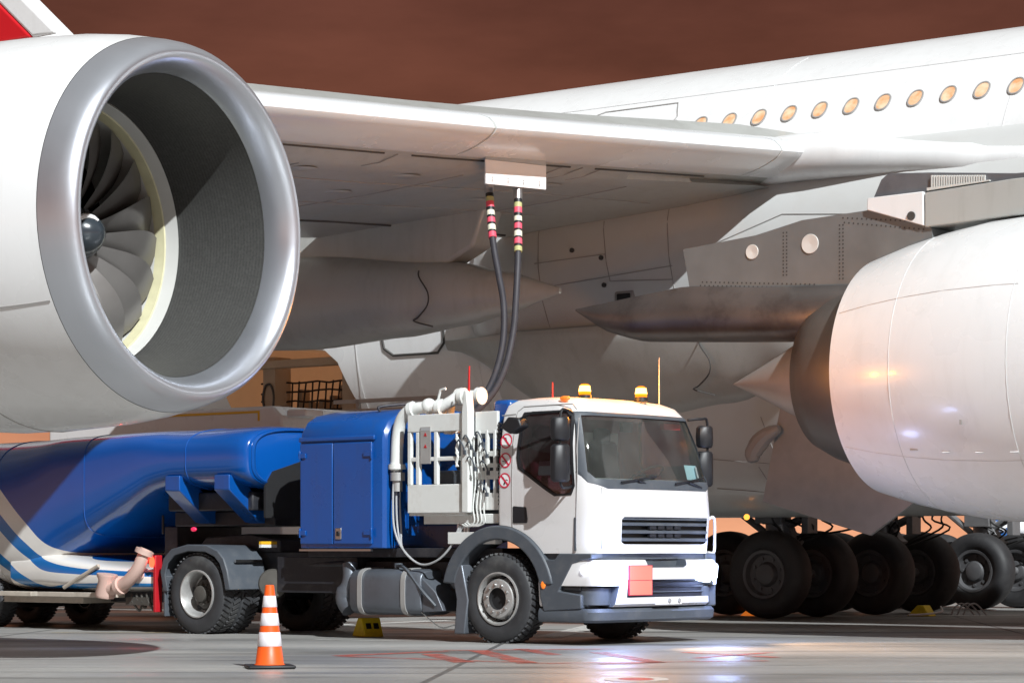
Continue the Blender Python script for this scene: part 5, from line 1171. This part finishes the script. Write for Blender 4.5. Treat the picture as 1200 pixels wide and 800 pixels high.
q = MB(); q.tube(smooth([(-5.98, -1.30, 1.10), (-6.02, -1.34, .97), (-6.10, -1.36, .82), (-6.26, -1.37, .68), (-6.46, -1.37, .60), (-6.64, -1.37, .56)], 6), .085, 18)
q.lathe([(-.03, .125), (.03, .125)], (-6.0, -1.32, 1.06), (.3, .2, .9), 20, cap=True); q.lathe([(-.035, .12), (.035, .12)], (-6.42, -1.37, .61), (1, 0, .35), 20, cap=True)
q.lathe([(-.15, .12), (-.11, .14), (.08, .11), (.14, .14), (.17, .14)], (-6.70, -1.37, .60), (.15, 0, 1), 20, cap=True); q.tube([(-6.2, -1.36, .72), (-6.15, -.9, .8)], .05, 10)
q.build('discharge_pipe', M['pipe_red_tint'], TT, ang=45)
q = MB()
for k in range(5): q.tube(smooth([(-6.5+.1*k, -1.1, .5), (-6.42+.1*k, -1.15, .40+.03*(k % 2)), (-6.35+.1*k, -1.1, .28+.05*(k % 3)), (-6.3+.09*k, -1.1, .34)], 4), .016, 6)
q.b2(-6.55, -6.1, -1.16, -1.0, .36, .46); q.build('drain_valve', M['rimdark'], TT)
q = MB(); q.b2(-6.4, -6.15, -.6, .6, .9, 1.4); q.tube([(-6.1, -.9, 1.3), (-6.1, -.9, 1.55)], .02, 6); q.build('pump_block', M['frame'], TT, .03)
q = MB(); q.sphere((-5.45, -.95, 1.36), .05, sc_=(1, .6, .6)); q.build('marker_lamp', mat('dim_red_lens', (.5, .02, .08), .3, 0, 0, emit=(1, .03, .1), estr=.5), TT)

# ------------------------------------------------------------------ hoses from the wing coupling to the truck
def hose(pts, y0, y1, lab, bands):
    P = []; n = len(pts)
    for i, (x, y) in enumerate(pts): P.append(at(x, y, y0+(y1-y0)*(i/(n-1))**1.3))
    C = smooth(P, 8); e = empty('refuelling_hose', (C[-1].x, C[-1].y, C[-1].z)); tag(e, lab, 'hose', 'hoses between the wing and the truck')
    off = C[-1].copy(); Q = [p-off for p in C]
    q = MB(); q.tube(Q, .043, 14); h = q.build('hose_tube', M['hose'], e, ang=80)
    # collar bands along the first stretch
    L_ = [0]
    for a, b in zip(Q, Q[1:]): L_.append(L_[-1]+(b-a).length)
    def pos(s):
        for i in range(len(L_)-1):
            if L_[i+1] >= s: return Q[i]+(Q[i+1]-Q[i])*((s-L_[i])/(L_[i+1]-L_[i]))
    s = .02
    for m, ln in bands:
        if m:
            q = MB(); q.tube([pos(s+ln*k/3) for k in range(4)], .054 if m != 'chrome' else .06, 16); q.build('hose_collar' if m != 'chrome' else 'hose_nozzle', M[m], e)
        s += ln
b1 = [('chrome', .14), ('black', .05), ('olive', .065), ('pink', .08), ('black', .05), ('cream', .07), ('black', .035), ('pink', .075), ('black', .035), ('cream', .08), ('black', .03), ('pink', .08)]
b2_ = [('chrome', .16), ('black', .05), ('olive', .065), ('pink', .08), ('black', .05), ('cream', .07), ('black', .035), ('pink', .08), ('black', .035), ('cream', .08), ('black', .03), ('pink', .085), ('black', .04), ('olive', .07)]
hose([(573, 214), (575, 250), (578, 285), (584, 320), (590, 355), (590, 395), (583, 430), (571, 458), (550, 480), (534, 492)], 33.42, 31.2, 'black hose with four pink collars that bows further towards the engine intake', b1)
hose([(607, 219), (607, 260), (607, 300), (605, 345), (602, 385), (594, 425), (581, 455), (562, 478), (543, 493)], 33.30, 31.1, 'straighter black hose with pink, cream and olive collars beside the roof beacons', b2_)

# ------------------------------------------------------------------ small things on the apron
cp = gp(316, 782.5); cn = empty('traffic_cone', (cp.x, cp.y, 0), R(12)); tag(cn, 'orange traffic cone with three white bands standing in front of the tank trailer', 'traffic cone')
hts = [(.03, 'o'), (.205, 'w'), (.335, 'o'), (.395, 'w'), (.51, 'o'), (.565, 'w'), (.67, 'o'), (.765, 'e')]
rad = lambda z: .133-(z-.03)*.125
q = MB(); q.lathe([(.03, .15), (.045, rad(.045)), (.3, rad(.3)), (.765, rad(.765)), (.77, rad(.77)-.008), (.75, .02)], (0, 0, 0), (0, 0, 1), 40); q.build('cone_body', M['orange'], cn, ang=50)
for (a, t_), (b, _) in zip(hts, hts[1:]):
    if t_ == 'w':
        q = MB(); q.lathe([(a, rad(a)+.001), (a+.003, rad(a)+.004), (b-.003, rad(b)+.004), (b, rad(b)+.001)], (0, 0, 0), (0, 0, 1), 40); q.build('reflective_band', M['cone_band'], cn, ang=60)
q = MB(); q.b2(-.22, .22, -.22, .22, .003, .035); q.build('cone_base', M['black'], cn, .015)
def chock(name, p, rz, size, m, lab, hole=True):
    e = empty(name, (p[0], p[1], 0), rz); tag(e, lab, 'wheel chock')
    a, b, c = size; q = MB(); q.prism([(-a/2, .003), (a/2, .003), (a*.22, c), (-a*.05, c)], SX, -b/2, b/2); o_ = q.build('chock_block', m, e, .012)
    if hole:
        for y in (-b*.2, b*.2):
            q = MB(); n = Vector((c, 0, a*.28)).normalized()
            for k in range(1): q.prism([(y-.04*b/.3, .42), (y+.04*b/.3, .42), (y+.04*b/.3, .72), (y-.04*b/.3, .72)], lambda u, w_, h: (a/2-(a*.28)*w_+n.x*h, u, c*w_+n.z*h), .001, .006)
            q.build('chock_slot', M['black'], e)
    return e
chock('wheel_chock', (-1.82, 32.3), R(-62), (.40, .26, .235), M['yellow'], 'yellow wheel chock with two slots under the truck between its wheels')
pc = (6.72, 42.0); chock('wheel_chock', pc, R(-38), (.42, .24, .18), M['yellow'], 'yellow chock with a white rope against the aircraft tyre', False)
q = MB(); q.tube(smooth([(pc[0]-.25, pc[1]-.25, .03), (pc[0], pc[1]-.3, .04), (pc[0]+.28, pc[1]-.25, .08), (pc[0]+.3, pc[1]-.1, .16)], 5), .016, 6); ro = q.build('chock_rope', M['white']); tag(ro, 'short white rope lying against the yellow aircraft chock', 'rope')
chock('wheel_chock', (3.95, 42.3), R(-38), (.30, .22, .10), M['amber'], 'low orange chock on the ground beyond the truck headlight', False)
q = MB()
for k in range(3): q.tube(smooth([(7.2+.1*k, 42.0, .02), (7.28+.1*k, 42.0, .16), (7.42+.1*k, 42.05, .2), (7.6+.1*k, 42.1, .02)], 5), .014, 6)
ho = q.build('ground_cable', M['cable']); tag(ho, 'looped grey cable on the ground in front of the aircraft tyres', 'cable')
# loader behind the tank
LD = empty('cargo_loader', (-4.15, 40.26, .13), R(-38)); tag(LD, 'white cargo loader with a yellow stripe and orange beacon behind the tank trailer', 'loader')
q = MB(); q.prism([(-3.4, .5), (1.75, .5), (1.75, 2.95), (1.55, 3.12), (-3.4, 3.12)], SX, -1.1, 1.1); lb_ = q.build('body', M['cab_white'], LD, .04)
q = MB(); q.b2(-3.3, 1.30, -1.106, -1.095, 3.02, 3.055); q.b2(1.26, 1.30, -1.106, -1.095, 2.90, 3.02); q.build('stripe', M['stripe_y'], lb_)
q = MB(); q.b2(1.75, 2.15, -1.0, -.6, 2.95, 3.06); q.build('front_lamp_bar', M['white'], LD, .03)
q = MB(); q.lathe([(0, .10), (.03, .10), (.05, .085), (.17, .08), (.2, .05), (.205, 0)], (-.85, -.5, 3.12), (0, 0, 1), 16); q.build('beacon', M['orange'], LD)
q = MB()
for x in (1.4, 2.9): q.b2(x-.03, x+.03, 1.0, 1.06, 3.1, 3.3)
q.b2(.9, 3.0, 1.0, 1.06, 3.26, 3.32); q.b2(.9, 3.0, .9, 1.1, 3.1, 3.16); q.build('conveyor_rail', M['pale_steel'], LD)
for x in (-2.4, 1.0):
    for y in (-.95, .95):
        q = MB(); q.lathe([(-.12, .2), (-.12, .4), (-.08, .45), (.08, .45), (.12, .4), (.12, .2)], (x, y, .45), (0, 1, 0), 28, cap=True); q.build('wheel', M['tyre_truck'], LD)
for o_ in bpy.data.objects:
    if o_.type == 'LIGHT' and o_.parent is None: pass
